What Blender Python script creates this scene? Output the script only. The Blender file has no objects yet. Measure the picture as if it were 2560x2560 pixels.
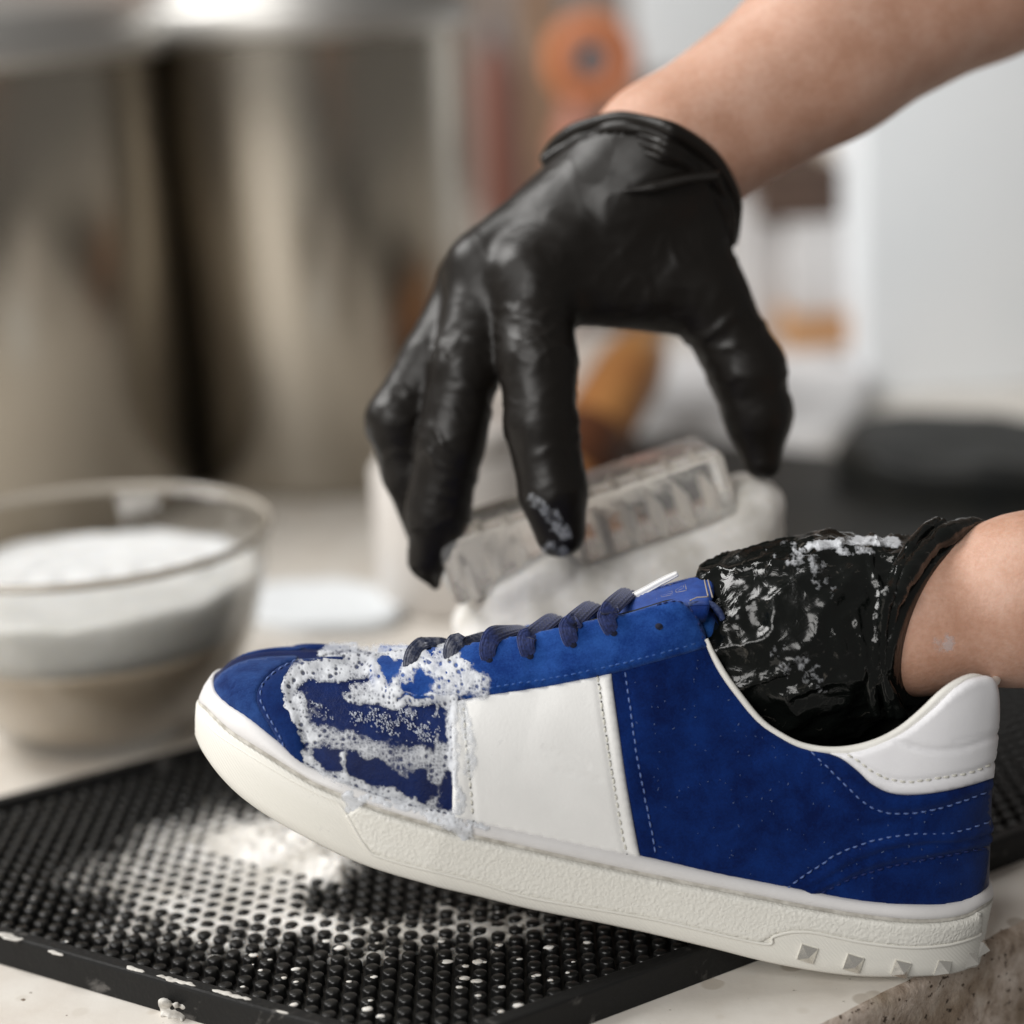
import bpy, bmesh, math, random
import numpy as np
from mathutils import Vector, geometry
random.seed(7); rng = np.random.default_rng(7)
sc = bpy.context.scene; COL = sc.collection
# ------------------------------------------------------------------ camera
PITCH, ROLL, F = math.radians(15), math.radians(3), 5333.0
CAM = np.array([0, -.76, .367])
fw = np.array([0, math.cos(PITCH), -math.sin(PITCH)])
_r = np.array([1., 0, 0]); _u = np.array([0, math.sin(PITCH), math.cos(PITCH)])
RT = _r*math.cos(ROLL) - _u*math.sin(ROLL); UP = _u*math.cos(ROLL) + _r*math.sin(ROLL)
cd = bpy.data.cameras.new('camera'); cam = bpy.data.objects.new('camera', cd); COL.objects.link(cam)
from mathutils import Matrix
cam.matrix_world = Matrix([[RT[i], UP[i], -fw[i], CAM[i]] for i in range(3)] + [[0, 0, 0, 1]])
cd.sensor_width = 36; cd.lens = 75; cd.clip_start = .02; cd.clip_end = 100
cd.dof.use_dof = True; cd.dof.focus_distance = .766; cd.dof.aperture_fstop = 3.2
sc.camera = cam
# ------------------------------------------------------------------ world and lamps
w = bpy.data.worlds.new('World'); sc.world = w; w.use_nodes = True
w.node_tree.nodes['Background'].inputs[0].default_value = (1, .965, .92, 1)
w.node_tree.nodes['Background'].inputs[1].default_value = .18
def area(name, loc, target, size, power, color=(1, 1, 1), sy=None):
    d = bpy.data.lights.new(name, 'AREA'); d.energy = power; d.color = color; d.size = size
    if sy: d.shape = 'RECTANGLE'; d.size_y = sy
    o = bpy.data.objects.new(name, d); COL.objects.link(o); o.location = loc
    o.rotation_euler = (Vector(target)-Vector(loc)).to_track_quat('-Z', 'Y').to_euler(); return o
area('window_lamp', (-1.5, .55, 1.75), (0, .05, .15), 1.1, 54, (1, .985, .96))
area('front_lamp', (-1.7, -2.7, 1.9), (0, .2, .1), 1.9, 90, (1, .98, .95))
sc.view_settings.view_transform = 'Standard'; sc.view_settings.look = 'None'
sc.view_settings.exposure = 0; sc.view_settings.gamma = 1
# ------------------------------------------------------------------ helpers: geometry of the view used to measure the place
def rays(px, py):
    px = np.asarray(px, float); py = np.asarray(py, float)
    return fw + RT*((px-1280)/F)[..., None] + UP*((1280-py)/F)[..., None]
def P(px, py, d): return CAM + rays(px, py)*np.asarray(d, float)[..., None]
def G(px, py, z=0):
    D = rays(px, py); s = (z-CAM[2])/D[..., 2]; return CAM + D*s[..., None]
def norm(v): return v/np.maximum(np.linalg.norm(v, axis=-1, keepdims=True), 1e-12)
# ------------------------------------------------------------------ helpers: objects
def tag(o, label=None, cat=None, group=None, kind=None):
    for k, v in (('label', label), ('category', cat), ('group', group), ('kind', kind)):
        if v: o[k] = v
    return o
def empty(name, loc, label, cat, group=None):
    o = bpy.data.objects.new(name, None); COL.objects.link(o); o.location = loc; o.empty_display_size = .02
    return tag(o, label, cat, group)
def worldloc(o):
    v = Vector(o.location)
    return v if o.parent is None else v + worldloc(o.parent)
def mesh(name, V, Fc, m, parent=None, smooth=True, kind=None):
    """V in world coordinates."""
    V = np.asarray(V, float)
    base = np.array(worldloc(parent)) if parent is not None else np.zeros(3)
    me = bpy.data.meshes.new(name)
    if isinstance(Fc, np.ndarray): Fc = Fc.tolist()
    me.from_pydata((V).tolist(), [], Fc)
    me.materials.append(m)
    if smooth: me.polygons.foreach_set('use_smooth', np.ones(len(me.polygons), bool))
    bm = bmesh.new(); bm.from_mesh(me); bmesh.ops.recalc_face_normals(bm, faces=bm.faces); bm.to_mesh(me); bm.free()
    o = bpy.data.objects.new(name, me); COL.objects.link(o)
    if parent is not None: o.parent = parent; o.location = -base
    if kind: o['kind'] = kind
    return o
class MB:
    def __init__(s): s.v = []; s.f = []; s.n = 0
    def add(s, V, Fc):
        V = np.asarray(V, float).reshape(-1, 3)
        s.v.append(V); s.f += [[i+s.n for i in f] for f in (Fc.tolist() if isinstance(Fc, np.ndarray) else Fc)]; s.n += len(V)
    def build(s, name, m, parent=None, smooth=True, kind=None):
        return mesh(name, np.concatenate(s.v), s.f, m, parent, smooth, kind)
def gridfaces(m, n, closed_u=False, closed_v=False):
    f = []
    for i in range(m if closed_u else m-1):
        for j in range(n if closed_v else n-1):
            a = i*n+j; b = ((i+1) % m)*n+j; c = ((i+1) % m)*n+(j+1) % n; d = i*n+(j+1) % n
            f.append([a, b, c, d])
    return f
def smoothcurve(pts, step=8.):
    pts = np.asarray(pts, float)
    if len(pts) == 2: dense = pts
    else:
        p = np.vstack([2*pts[0]-pts[1], pts, 2*pts[-1]-pts[-2]]); out = []
        for i in range(len(pts)-1):
            t = np.linspace(0, 1, 14, endpoint=False)[:, None]
            a, b, c, d = p[i], p[i+1], p[i+2], p[i+3]
            out.append(.5*(2*b + (c-a)*t + (2*a-5*b+4*c-d)*t*t + (3*b-a-3*c+d)*t**3))
        dense = np.vstack(out+[pts[-1:]])
    s = np.r_[0, np.cumsum(np.linalg.norm(np.diff(dense, axis=0), axis=1))]
    n = max(2, int(round(s[-1]/step))+1); q = np.linspace(0, s[-1], n)
    return np.stack([np.interp(q, s, dense[:, k]) for k in range(dense.shape[1])], 1)
def segdist(q, poly):
    out = np.full(len(q), 1e9)
    for a, b in zip(poly[:-1], poly[1:]):
        ab = b-a; t = np.clip(((q-a)@ab)/max(ab@ab, 1e-12), 0, 1)
        out = np.minimum(out, np.linalg.norm(q-a-t[:, None]*ab, axis=1))
    return out
def inpoly(q, poly):
    r = np.zeros(len(q), bool); x, y = q[:, 0], q[:, 1]
    for a, b in zip(poly, np.roll(poly, -1, 0)):
        c = (a[1] > y) != (b[1] > y)
        if a[1] == b[1]: continue
        r ^= c & (x < (b[0]-a[0])*(y-a[1])/(b[1]-a[1])+a[0])
    return r
def cap_tube(path, rad, m=8, side=None, ry=None):
    """tube along a path; rad scalar or array; optional flat cross-section ry with side vector"""
    path = np.asarray(path, float); n = len(path); rad = np.broadcast_to(rad, n); ry = rad if ry is None else np.broadcast_to(ry, n)
    T = norm(np.gradient(path, axis=0)); s = np.array([.3, .8, .5]) if side is None else np.asarray(side, float)
    V = []
    a = np.linspace(0, 2*np.pi, m, endpoint=False)
    for i in range(n):
        ss = s if s.ndim == 1 else s[i]
        A = norm(ss - T[i]*(ss@T[i])); B = np.cross(T[i], A)
        V.append(path[i] + rad[i]*np.cos(a)[:, None]*A + ry[i]*np.sin(a)[:, None]*B)
    V = np.concatenate(V); f = gridfaces(n, m, closed_v=True)
    f += [list(range(m))[::-1], list(range((n-1)*m, n*m))]
    return V, f
def box(c, s, R=np.eye(3), bev=.0):
    c = np.asarray(c, float); x, y, z = np.asarray(s)/2
    if bev <= 0:
        V = np.array([[i*x, j*y, k*z] for i in (-1, 1) for j in (-1, 1) for k in (-1, 1)])
        Fc = [[0, 1, 3, 2], [4, 6, 7, 5], [0, 4, 5, 1], [2, 3, 7, 6], [0, 2, 6, 4], [1, 5, 7, 3]]
        return V@R.T+c, Fc
    bm = bmesh.new(); bmesh.ops.create_cube(bm, size=1)
    for v in bm.verts: v.co = (v.co.x*2*x, v.co.y*2*y, v.co.z*2*z)
    bmesh.ops.bevel(bm, geom=bm.edges[:], offset=bev, segments=3, affect='EDGES', profile=.5)
    bm.verts.index_update(); V = np.array([v.co[:] for v in bm.verts]); Fc = [[v.index for v in f.verts] for f in bm.faces]; bm.free()
    return V@R.T+c, Fc
def lathe(prof, c, n=48, R=np.eye(3)):
    prof = np.asarray(prof, float); a = np.linspace(0, 2*np.pi, n, endpoint=False)
    V = np.stack([np.stack([r*np.cos(a), r*np.sin(a), np.full(n, z)], 1) for r, z in prof]).reshape(-1, 3)
    return V@R.T+np.asarray(c), gridfaces(len(prof), n, closed_v=True)
# ------------------------------------------------------------------ helpers: noise
def _h(i, j, k, seed):
    h = (i.astype(np.uint32)*np.uint32(374761393) + j.astype(np.uint32)*np.uint32(668265263) + k.astype(np.uint32)*np.uint32(2147483647) + np.uint32(seed*974711 % 4294967295))
    h = (h ^ (h >> np.uint32(13)))*np.uint32(1274126177); h = h ^ (h >> np.uint32(16))
    return h.astype(np.float64)/4294967295.
def vnoise(p, seed=0):
    p = np.asarray(p, float)+1000.; i = np.floor(p).astype(np.int64); t = p-i; t = t*t*(3-2*t); r = 0
    for dx in (0, 1):
        for dy in (0, 1):
            for dz in (0, 1):
                wgt = (t[..., 0] if dx else 1-t[..., 0])*(t[..., 1] if dy else 1-t[..., 1])*(t[..., 2] if dz else 1-t[..., 2])
                r = r + wgt*_h(i[..., 0]+dx, i[..., 1]+dy, i[..., 2]+dz, seed)
    return 2*r-1
def fbm(p, o=4, seed=0):
    p = np.asarray(p, float); a, s, r = 1., 0., 0.
    for k in range(o): r = r+a*vnoise(p*2**k, seed+k); s += a; a *= .5
    return r/s
def ridged(p, seed=0): return 1-np.abs(vnoise(p, seed))*2
def worley(q, cell, seed=0):
    """2D F1, F2 and id of jittered cells"""
    u = np.asarray(q, float)/cell; i = np.floor(u).astype(np.int64); f1 = np.full(len(u), 9.); f2 = np.full(len(u), 9.); rid = np.zeros(len(u))
    for dx in (-1, 0, 1):
        for dy in (-1, 0, 1):
            a, b = i[:, 0]+dx+5000, i[:, 1]+dy+5000; z = np.zeros_like(a)
            cx = i[:, 0]+dx+.1+.8*_h(a, b, z, seed); cy = i[:, 1]+dy+.1+.8*_h(a, b, z+1, seed); idv = _h(a, b, z+2, seed)
            d = np.hypot(u[:, 0]-cx, u[:, 1]-cy); n = d < f1
            f2 = np.where(n, f1, np.minimum(f2, d)); f1 = np.where(n, d, f1); rid = np.where(n, idv, rid)
    return f1*cell, f2*cell, rid
# ------------------------------------------------------------------ helpers: organic surfaces (distance field -> surface net)
def cone(p, a, b, ra, rb):
    a = np.asarray(a); b = np.asarray(b); ba = b-a; q = p-a
    t = np.clip((q@ba)/max(ba@ba, 1e-12), 0, 1)
    return np.sqrt(np.maximum(((q-t[..., None]*ba)**2).sum(-1), 0)) - (ra+(rb-ra)*t)
def smin(a, b, k):
    h = np.clip(.5+.5*(b-a)/k, 0, 1); return b+(a-b)*h - k*h*(1-h)
def surfnet(fn, lo, hi, h):
    ax = [np.arange(lo[i], hi[i]+h, h) for i in range(3)]
    X = np.stack(np.meshgrid(*ax, indexing='ij'), -1); D = fn(X)
    ins = D < 0; n0, n1, n2 = D.shape
    cor = [(i, j, k) for i in (0, 1) for j in (0, 1) for k in (0, 1)]
    sl = lambda A, c: A[c[0]:n0-1+c[0], c[1]:n1-1+c[1], c[2]:n2-1+c[2]]
    cnt = sum(sl(ins, c).astype(np.int8) for c in cor); act = (cnt > 0) & (cnt < 8)
    idx = np.full(act.shape, -1, np.int64); idx[act] = np.arange(act.sum())
    acc = np.zeros((act.sum(), 3)); num = np.zeros(act.sum()); I = np.argwhere(act)
    for c in cor:
        for axn in range(3):
            if c[axn] == 1: continue
            e = list(c); e[axn] = 1
            da = D[I[:, 0]+c[0], I[:, 1]+c[1], I[:, 2]+c[2]]; db = D[I[:, 0]+e[0], I[:, 1]+e[1], I[:, 2]+e[2]]
            m = (da < 0) != (db < 0); t = np.where(m, da/np.where(m, da-db, 1), 0)
            q = np.tile(np.array(c, float), (len(I), 1)); q[:, axn] += t
            acc[m] += q[m]; num += m
    V = (I+acc/np.maximum(num, 1)[:, None])*h+np.array([a[0] for a in ax]); Q = []
    for axn in range(3):
        u, v = (axn+1) % 3, (axn+2) % 3
        s0 = [slice(1, -1)]*3; s0[axn] = slice(0, -1); s1 = list(s0); s1[axn] = slice(1, None)
        a, b = ins[tuple(s0)], ins[tuple(s1)]
        for flip in (False, True):
            E = np.argwhere((a & ~b) if not flip else (~a & b))
            if not len(E): continue
            off = np.ones(3, int); off[axn] = 0; E = E+off
            cs = []
            for du, dv in ((0, 0), (-1, 0), (-1, -1), (0, -1)):
                z = E.copy(); z[:, u] += du; z[:, v] += dv; cs.append(idx[z[:, 0], z[:, 1], z[:, 2]])
            f = np.stack(cs if not flip else cs[::-1], 1); Q.append(f[(f >= 0).all(1)])
    return V, np.concatenate(Q)
def vnormals(V, Q):
    Q = np.asarray(Q); n = np.cross(V[Q[:, 2]]-V[Q[:, 0]], V[Q[:, -1]]-V[Q[:, 1]]); N = np.zeros_like(V)
    for k in range(Q.shape[1]): np.add.at(N, Q[:, k], n)
    return norm(N)
# ------------------------------------------------------------------ materials
def lin(r, g, b):
    f = lambda c: (c/255/12.92) if c/255 <= .04045 else ((c/255+.055)/1.055)**2.4
    return (f(r), f(g), f(b))
def new_mat(name): 
    m = bpy.data.materials.new(name); m.use_nodes = True; nt = m.node_tree; return m, nt, nt.nodes['Principled BSDF']
def N(nt, t, **kw):
    n = nt.nodes.new(t)
    for k, v in kw.items():
        if k in n.inputs.keys(): n.inputs[k].default_value = v
        else: setattr(n, k, v)
    return n
def coords(nt, scale=(1, 1, 1), rot=(0, 0, 0)):
    tc = N(nt, 'ShaderNodeTexCoord'); mp = N(nt, 'ShaderNodeMapping'); mp.inputs['Scale'].default_value = scale; mp.inputs['Rotation'].default_value = rot
    nt.links.new(tc.outputs['Object'], mp.inputs[0]); return mp.outputs[0]
def noise(nt, vec, scale, detail=4, rough=.55, dist=0):
    n = N(nt, 'ShaderNodeTexNoise'); n.inputs['Scale'].default_value = scale; n.inputs['Detail'].default_value = detail
    n.inputs['Roughness'].default_value = rough; n.inputs['Distortion'].default_value = dist; nt.links.new(vec, n.inputs['Vector']); return n.outputs[0]
def ramp(nt, fac, stops):
    r = N(nt, 'ShaderNodeValToRGB'); nt.links.new(fac, r.inputs[0]); e = r.color_ramp.elements
    while len(e) < len(stops): e.new(.5)
    for q, (p, c) in zip(e, stops): q.position = p; q.color = (*c, 1) if len(c) == 3 else c
    return r.outputs[0]
def bump(nt, h, dist, strength=1, prev=None):
    b = N(nt, 'ShaderNodeBump'); b.inputs['Strength'].default_value = strength; b.inputs['Distance'].default_value = dist
    nt.links.new(h, b.inputs['Height'])
    if prev is not None: nt.links.new(prev, b.inputs['Normal'])
    return b.outputs[0]
def simple(name, c, rough=.5, c2=None, sc_=200, bmp=None, metallic=0, sheen=0, coat=0, spec=.5, detail=4, lo=.35, hi=.65, rvar=0, dist=0):
    m, nt, b = new_mat(name); b.inputs['Base Color'].default_value = (*c, 1); b.inputs['Roughness'].default_value = rough
    b.inputs['Metallic'].default_value = metallic; b.inputs['Sheen Weight'].default_value = sheen; b.inputs['Coat Weight'].default_value = coat
    b.inputs['Specular IOR Level'].default_value = spec
    v = coords(nt)
    if c2 is not None: nt.links.new(ramp(nt, noise(nt, v, sc_, detail, dist=dist), [(lo, c), (hi, c2)]), b.inputs['Base Color'])
    if rvar: nt.links.new(ramp(nt, noise(nt, v, sc_*.7, 3), [(.3, (rough-rvar,)*3), (.7, (rough+rvar,)*3)]), b.inputs['Roughness'])
    if bmp: nt.links.new(bump(nt, noise(nt, v, bmp[0], 3), bmp[1]), b.inputs['Normal'])
    return m
def suede(name, c, c2, sheen=.35, scale=70):
    m, nt, b = new_mat(name); v = coords(nt)
    n1 = noise(nt, v, scale, 5, .6, .4); n2 = noise(nt, v, 1400, 4, .7)
    mx = N(nt, 'ShaderNodeMath', operation='MULTIPLY_ADD'); nt.links.new(n2, mx.inputs[0]); mx.inputs[1].default_value = .55; 
    s2 = N(nt, 'ShaderNodeMath', operation='SUBTRACT'); nt.links.new(n1, s2.inputs[0]); s2.inputs[1].default_value = .27; nt.links.new(s2.outputs[0], mx.inputs[2])
    nt.links.new(ramp(nt, mx.outputs[0], [(.33, c), (.72, c2)]), b.inputs['Base Color'])
    b.inputs['Roughness'].default_value = .95; b.inputs['Specular IOR Level'].default_value = .12
    b.inputs['Sheen Weight'].default_value = sheen; b.inputs['Sheen Roughness'].default_value = .45; b.inputs['Sheen Tint'].default_value = (.42, .56, 1, 1)
    bb = bump(nt, n2, .00025, .9); bb = bump(nt, noise(nt, v, 260, 3), .0004, .5, bb); nt.links.new(bb, b.inputs['Normal']); return m
def waveh(nt, rot, scale, dist=0.):
    wv = N(nt, 'ShaderNodeTexWave'); wv.inputs['Scale'].default_value = scale; wv.inputs['Distortion'].default_value = dist
    nt.links.new(coords(nt, rot=rot), wv.inputs['Vector']); return wv.outputs[1]
M = {}
M['suede'] = suede('blue suede', lin(4, 22, 70), lin(12, 44, 108), .17)
M['suede_lit'] = suede('blue suede lit from above', lin(13, 46, 110), lin(38, 80, 152), .28, 90)  # same blue suede, with light on the upward-facing eyestay put into the colour
M['suede_wet'] = suede('blue suede damp', lin(3, 18, 62), lin(9, 36, 92), .03)
for k in ('suede_wet',):
    b = M[k].node_tree.nodes['Principled BSDF']; b.inputs['Roughness'].default_value = .42; b.inputs['Specular IOR Level'].default_value = .16
M['suede_damp'] = suede('blue suede strip', lin(8, 28, 76), lin(18, 48, 104), .15)
M['leather'] = simple('white leather', (.80, .80, .79), .48, (.84, .84, .83), 60, (900, .00008))
M['leather_cool'] = simple('white heel leather', (.80, .80, .83), .5, (.84, .84, .87), 60, (1200, .00006))
M['rubber'] = simple('cream rubber', (.76, .745, .685), .55, (.80, .785, .735), 40, (1500, .00006))
m, nt, b = new_mat('cream rubber ribbed'); M['twill'] = m
b.inputs['Base Color'].default_value = (.77, .755, .70, 1); b.inputs['Roughness'].default_value = .6
nt.links.new(bump(nt, waveh(nt, (0, math.radians(38), 0), 300), .00012, .6), b.inputs['Normal'])
m, nt, b = new_mat('cream rubber pebbled'); M['pebble'] = m
b.inputs['Base Color'].default_value = (.78, .768, .715, 1); b.inputs['Roughness'].default_value = .55
vo = N(nt, 'ShaderNodeTexVoronoi', feature='SMOOTH_F1'); vo.inputs['Scale'].default_value = 800; vo.inputs['Smoothness'].default_value = .6
cv = coords(nt); ns = N(nt, 'ShaderNodeTexNoise'); ns.inputs['Scale'].default_value = 300; nt.links.new(cv, ns.inputs['Vector'])
mx = N(nt, 'ShaderNodeMix', data_type='VECTOR'); mx.inputs['Factor'].default_value = .003; nt.links.new(cv, mx.inputs[4]); nt.links.new(ns.outputs['Color'], mx.inputs[5]); nt.links.new(mx.outputs[1], vo.inputs['Vector'])
nt.links.new(bump(nt, vo.outputs['Distance'], .00038, .8), b.inputs['Normal'])
M['foxing'] = simple('white foxing rubber', (.70, .69, .69), .5, (.74, .73, .73), 80, (600, .00006))
M['groove_grey'] = simple('grey groove strip', (.36, .34, .30), .8, (.6, .58, .53), 220)  # uneven grey for the strip set proud along the foxing groove
M['lining'] = simple('dark lining', (.018, .019, .017), .9, (.03, .032, .028), 300, (1500, .0002))
M['binding'] = simple('cream binding', (.80, .785, .74), .6, (.84, .83, .79), 100, (1200, .0001))
M['thread_blue'] = simple('blue thread', lin(90, 112, 165), .8)
M['thread_dark'] = simple('dark blue thread', lin(14, 34, 92), .8)
M['thread_cream'] = simple('cream thread', (.62, .61, .55), .8)
M['hole'] = simple('stitch hole and gap shade', (.05, .05, .05), .9)
M['dark_blue'] = simple('eyelet shade', lin(5, 12, 40), .9)
m, nt, b = new_mat('lace weave'); M['lace'] = m
v = coords(nt); nt.links.new(ramp(nt, noise(nt, v, 900, 3), [(.3, lin(14, 26, 66)), (.7, lin(34, 52, 110))]), b.inputs['Base Color'])
b.inputs['Roughness'].default_value = .85; b.inputs['Sheen Weight'].default_value = .2
nt.links.new(bump(nt, waveh(nt, (0, math.radians(60), .5), 420, 1.5), .0002, .4), b.inputs['Normal'])
M['lace_wet'] = simple('lace soaked grey', lin(40, 48, 72), .55, lin(120, 122, 132), 420, (900, .0003), lo=.45, hi=.72)
M['label'] = simple('tongue label', lin(26, 58, 128), .6, lin(34, 70, 146), 300, (1800, .00008))
M['label_line'] = simple('label print tan', lin(150, 140, 130), .6)
M['steel'] = simple('stud steel', (.86, .84, .79), .24, metallic=.85, bmp=(400, .0001))
m, nt, b = new_mat('soap foam'); M['foam'] = m
b.inputs['Base Color'].default_value = (.72, .745, .79, 1); b.inputs['Roughness'].default_value = .5
b.inputs['Subsurface Weight'].default_value = .2; b.inputs['Subsurface Radius'].default_value = (.001, .001, .001)
M['film'] = m.copy(); m = M['film']; m.name = 'soap foam film'; nt = m.node_tree; b = nt.nodes['Principled BSDF']
at = N(nt, 'ShaderNodeAttribute', attribute_name='cover'); nt.links.new(at.outputs['Fac'], b.inputs['Alpha'])
nt.links.new(bump(nt, noise(nt, coords(nt), 1500, 3), .00025, .6), b.inputs['Normal'])
m, nt, b = new_mat('soft lather'); M['lather'] = m
nt.links.new(ramp(nt, noise(nt, coords(nt), 55, 4), [(.35, (.60, .575, .53)), (.62, (.82, .80, .77))]), b.inputs['Base Color']); b.inputs['Roughness'].default_value = .5
b.inputs['Subsurface Weight'].default_value = .5; b.inputs['Subsurface Radius'].default_value = (.008, .007, .006)
nt.links.new(bump(nt, noise(nt, coords(nt), 400, 4), .0006, .5), b.inputs['Normal'])
M['mat_film'] = M['lather'].copy(); M['mat_film'].name = 'thin lather film'; nt = M['mat_film'].node_tree
at = N(nt, 'ShaderNodeAttribute', attribute_name='cover'); nt.links.new(at.outputs['Fac'], nt.nodes['Principled BSDF'].inputs['Alpha'])
m, nt, b = new_mat('black nitrile'); M['glove'] = m
b.inputs['Base Color'].default_value = (.0085, .0068, .0055, 1); b.inputs['Roughness'].default_value = .4; b.inputs['Specular IOR Level'].default_value = .3
v = coords(nt); nt.links.new(ramp(nt, noise(nt, v, 60, 3), [(.3, (.34,)*3), (.7, (.46,)*3)]), b.inputs['Roughness'])
nt.links.new(bump(nt, noise(nt, v, 350, 4, .6, .6), .0003, .2), b.inputs['Normal'])
m, nt, b = new_mat('black nitrile wet'); M['glove_wet'] = m
v = coords(nt); b.inputs['Specular IOR Level'].default_value = .38
nt.links.new(ramp(nt, noise(nt, v, 170, 6, .7, 1.2), [(.62, (.004, .005, .0045)), (.76, (.12, .11, .095))]), b.inputs['Base Color'])
nt.links.new(ramp(nt, noise(nt, v, 90, 4), [(.35, (.07,)*3), (.65, (.26,)*3)]), b.inputs['Roughness'])
bb = bump(nt, noise(nt, v, 170, 3, .5, 1.6), .0007, .5); nt.links.new(bb, b.inputs['Normal'])
m, nt, b = new_mat('skin'); M['skin'] = m
v = coords(nt); n0 = noise(nt, v, 45, 5, .6); n9 = noise(nt, v, 480, 3, .6); mm_ = N(nt, 'ShaderNodeMath', operation='MULTIPLY_ADD'); nt.links.new(n9, mm_.inputs[0]); mm_.inputs[1].default_value = .45; ms_ = N(nt, 'ShaderNodeMath', operation='SUBTRACT'); nt.links.new(n0, ms_.inputs[0]); ms_.inputs[1].default_value = .225; nt.links.new(ms_.outputs[0], mm_.inputs[2]); n1 = mm_.outputs[0]
nt.links.new(ramp(nt, n1, [(.3, (.49, .262, .175)), (.5, (.565, .325, .232)), (.7, (.63, .395, .30))]), b.inputs['Base Color'])
b.inputs['Roughness'].default_value = .5; b.inputs['Subsurface Weight'].default_value = .12; b.inputs['Subsurface Radius'].default_value = (.006, .002, .001)
nt.links.new(bump(nt, noise(nt, v, 700, 5, .65), .0004, .5), b.inputs['Normal'])
m, nt, b = new_mat('clear acrylic'); M['acrylic'] = m
b.inputs['Base Color'].default_value = (.98, .97, .95, 1); b.inputs['Transmission Weight'].default_value = .84; b.inputs['Roughness'].default_value = .12; b.inputs['IOR'].default_value = 1.28
nt.links.new(bump(nt, noise(nt, coords(nt), 120, 4), .0008, .5), b.inputs['Normal'])
m, nt, b = new_mat('bowl glass'); M['glass'] = m
out = nt.nodes['Material Output']; tr = N(nt, 'ShaderNodeBsdfTransparent'); tr.inputs[0].default_value = (.94, .935, .92, 1); gl = N(nt, 'ShaderNodeBsdfGlossy'); gl.inputs['Roughness'].default_value = .03
fr_ = N(nt, 'ShaderNodeLayerWeight'); fr_.inputs['Blend'].default_value = .5; pw = N(nt, 'ShaderNodeMath', operation='POWER'); nt.links.new(fr_.outputs['Facing'], pw.inputs[0]); pw.inputs[1].default_value = 3.0
ma = N(nt, 'ShaderNodeMath', operation='MULTIPLY_ADD'); nt.links.new(pw.outputs[0], ma.inputs[0]); ma.inputs[1].default_value = .55; ma.inputs[2].default_value = .03
ms = N(nt, 'ShaderNodeMixShader'); nt.links.new(ma.outputs[0], ms.inputs[0]); nt.links.new(tr.outputs[0], ms.inputs[1]); nt.links.new(gl.outputs[0], ms.inputs[2]); nt.links.new(ms.outputs[0], out.inputs['Surface'])
M['tuft'] = simple('bristle tuft', (.74, .69, .62), .5, (.84, .79, .72), 400)
m, nt, b = new_mat('brushed steel'); M['pot'] = m
b.inputs['Base Color'].default_value = (.42, .385, .33, 1); b.inputs['Metallic'].default_value = 1; b.inputs['Roughness'].default_value = .27
M['pot_rim'] = simple('polished rim', (.55, .54, .52), .5, metallic=1)
M['mat'] = simple('black bar mat rubber', (.007, .007, .007), .36, (.011, .011, .0105), 120, (500, .0002), rvar=.1, spec=.4)
m, nt, b = new_mat('mat rim worn'); M['mat_rim'] = m
v = coords(nt); nt.links.new(ramp(nt, noise(nt, v, 60, 6, .65, .5), [(.58, (.009, .009, .009)), (.68, (.10, .095, .09))]), b.inputs['Base Color'])
b.inputs['Roughness'].default_value = .55; b.inputs['Specular IOR Level'].default_value = .25; nt.links.new(bump(nt, noise(nt, v, 500, 4), .0004, .6), b.inputs['Normal'])
# terrazzo
m, nt, b = new_mat('terrazzo'); M['terrazzo'] = m
v = coords(nt); base = ramp(nt, noise(nt, v, 30, 5), [(.3, (.63, .58, .52)), (.7, (.74, .71, .66))])
vo = N(nt, 'ShaderNodeTexVoronoi'); vo.inputs['Scale'].default_value = 75; nt.links.new(v, vo.inputs['Vector'])
chip = ramp(nt, vo.outputs['Distance'], [(.26, (1, 1, 1)), (.34, (0, 0, 0))])
sel = N(nt, 'ShaderNodeSeparateColor'); nt.links.new(vo.outputs['Color'], sel.inputs[0])
pick = ramp(nt, sel.outputs[0], [(.5, (0, 0, 0)), (.56, (1, 1, 1))])
mu = N(nt, 'ShaderNodeMath', operation='MULTIPLY'); nt.links.new(chip, mu.inputs[0]); nt.links.new(pick, mu.inputs[1])
mu2 = N(nt, 'ShaderNodeMath', operation='MULTIPLY'); nt.links.new(mu.outputs[0], mu2.inputs[0]); mu2.inputs[1].default_value = .6
ccol = ramp(nt, sel.outputs[1], [(.0, (.30, .25, .20)), (.5, (.52, .46, .38)), (.9, (.72, .70, .66))])
mix = N(nt, 'ShaderNodeMix', data_type='RGBA'); nt.links.new(mu2.outputs[0], mix.inputs[0]); nt.links.new(base, mix.inputs[6]); nt.links.new(ccol, mix.inputs[7])
sp = ramp(nt, noise(nt, v, 210, 3), [(.69, (1, 1, 1)), (.73, (.25, .2, .16))])
mix2 = N(nt, 'ShaderNodeMix', data_type='RGBA', blend_type='MULTIPLY'); mix2.inputs[0].default_value = 1; nt.links.new(mix.outputs[2], mix2.inputs[6]); nt.links.new(sp, mix2.inputs[7])
nt.links.new(mix2.outputs[2], b.inputs['Base Color']); b.inputs['Roughness'].default_value = .38
nt.links.new(bump(nt, noise(nt, v, 250, 4), .0003, .4), b.inputs['Normal'])
m, nt, b = new_mat('rough stone edge'); M['stone_edge'] = m
v = coords(nt); bse = ramp(nt, noise(nt, v, 95, 8, .7, .3), [(.30, (.20, .145, .11)), (.43, (.42, .335, .27)), (.56, (.58, .49, .42)), (.75, (.70, .635, .56))])
pit = ramp(nt, noise(nt, v, 330, 3, .5), [(.62, (1, 1, 1)), (.68, (.16, .13, .10))]); big = ramp(nt, noise(nt, v, 38, 3), [(.38, (.55, .5, .43)), (.6, (1, 1, 1))])
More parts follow.
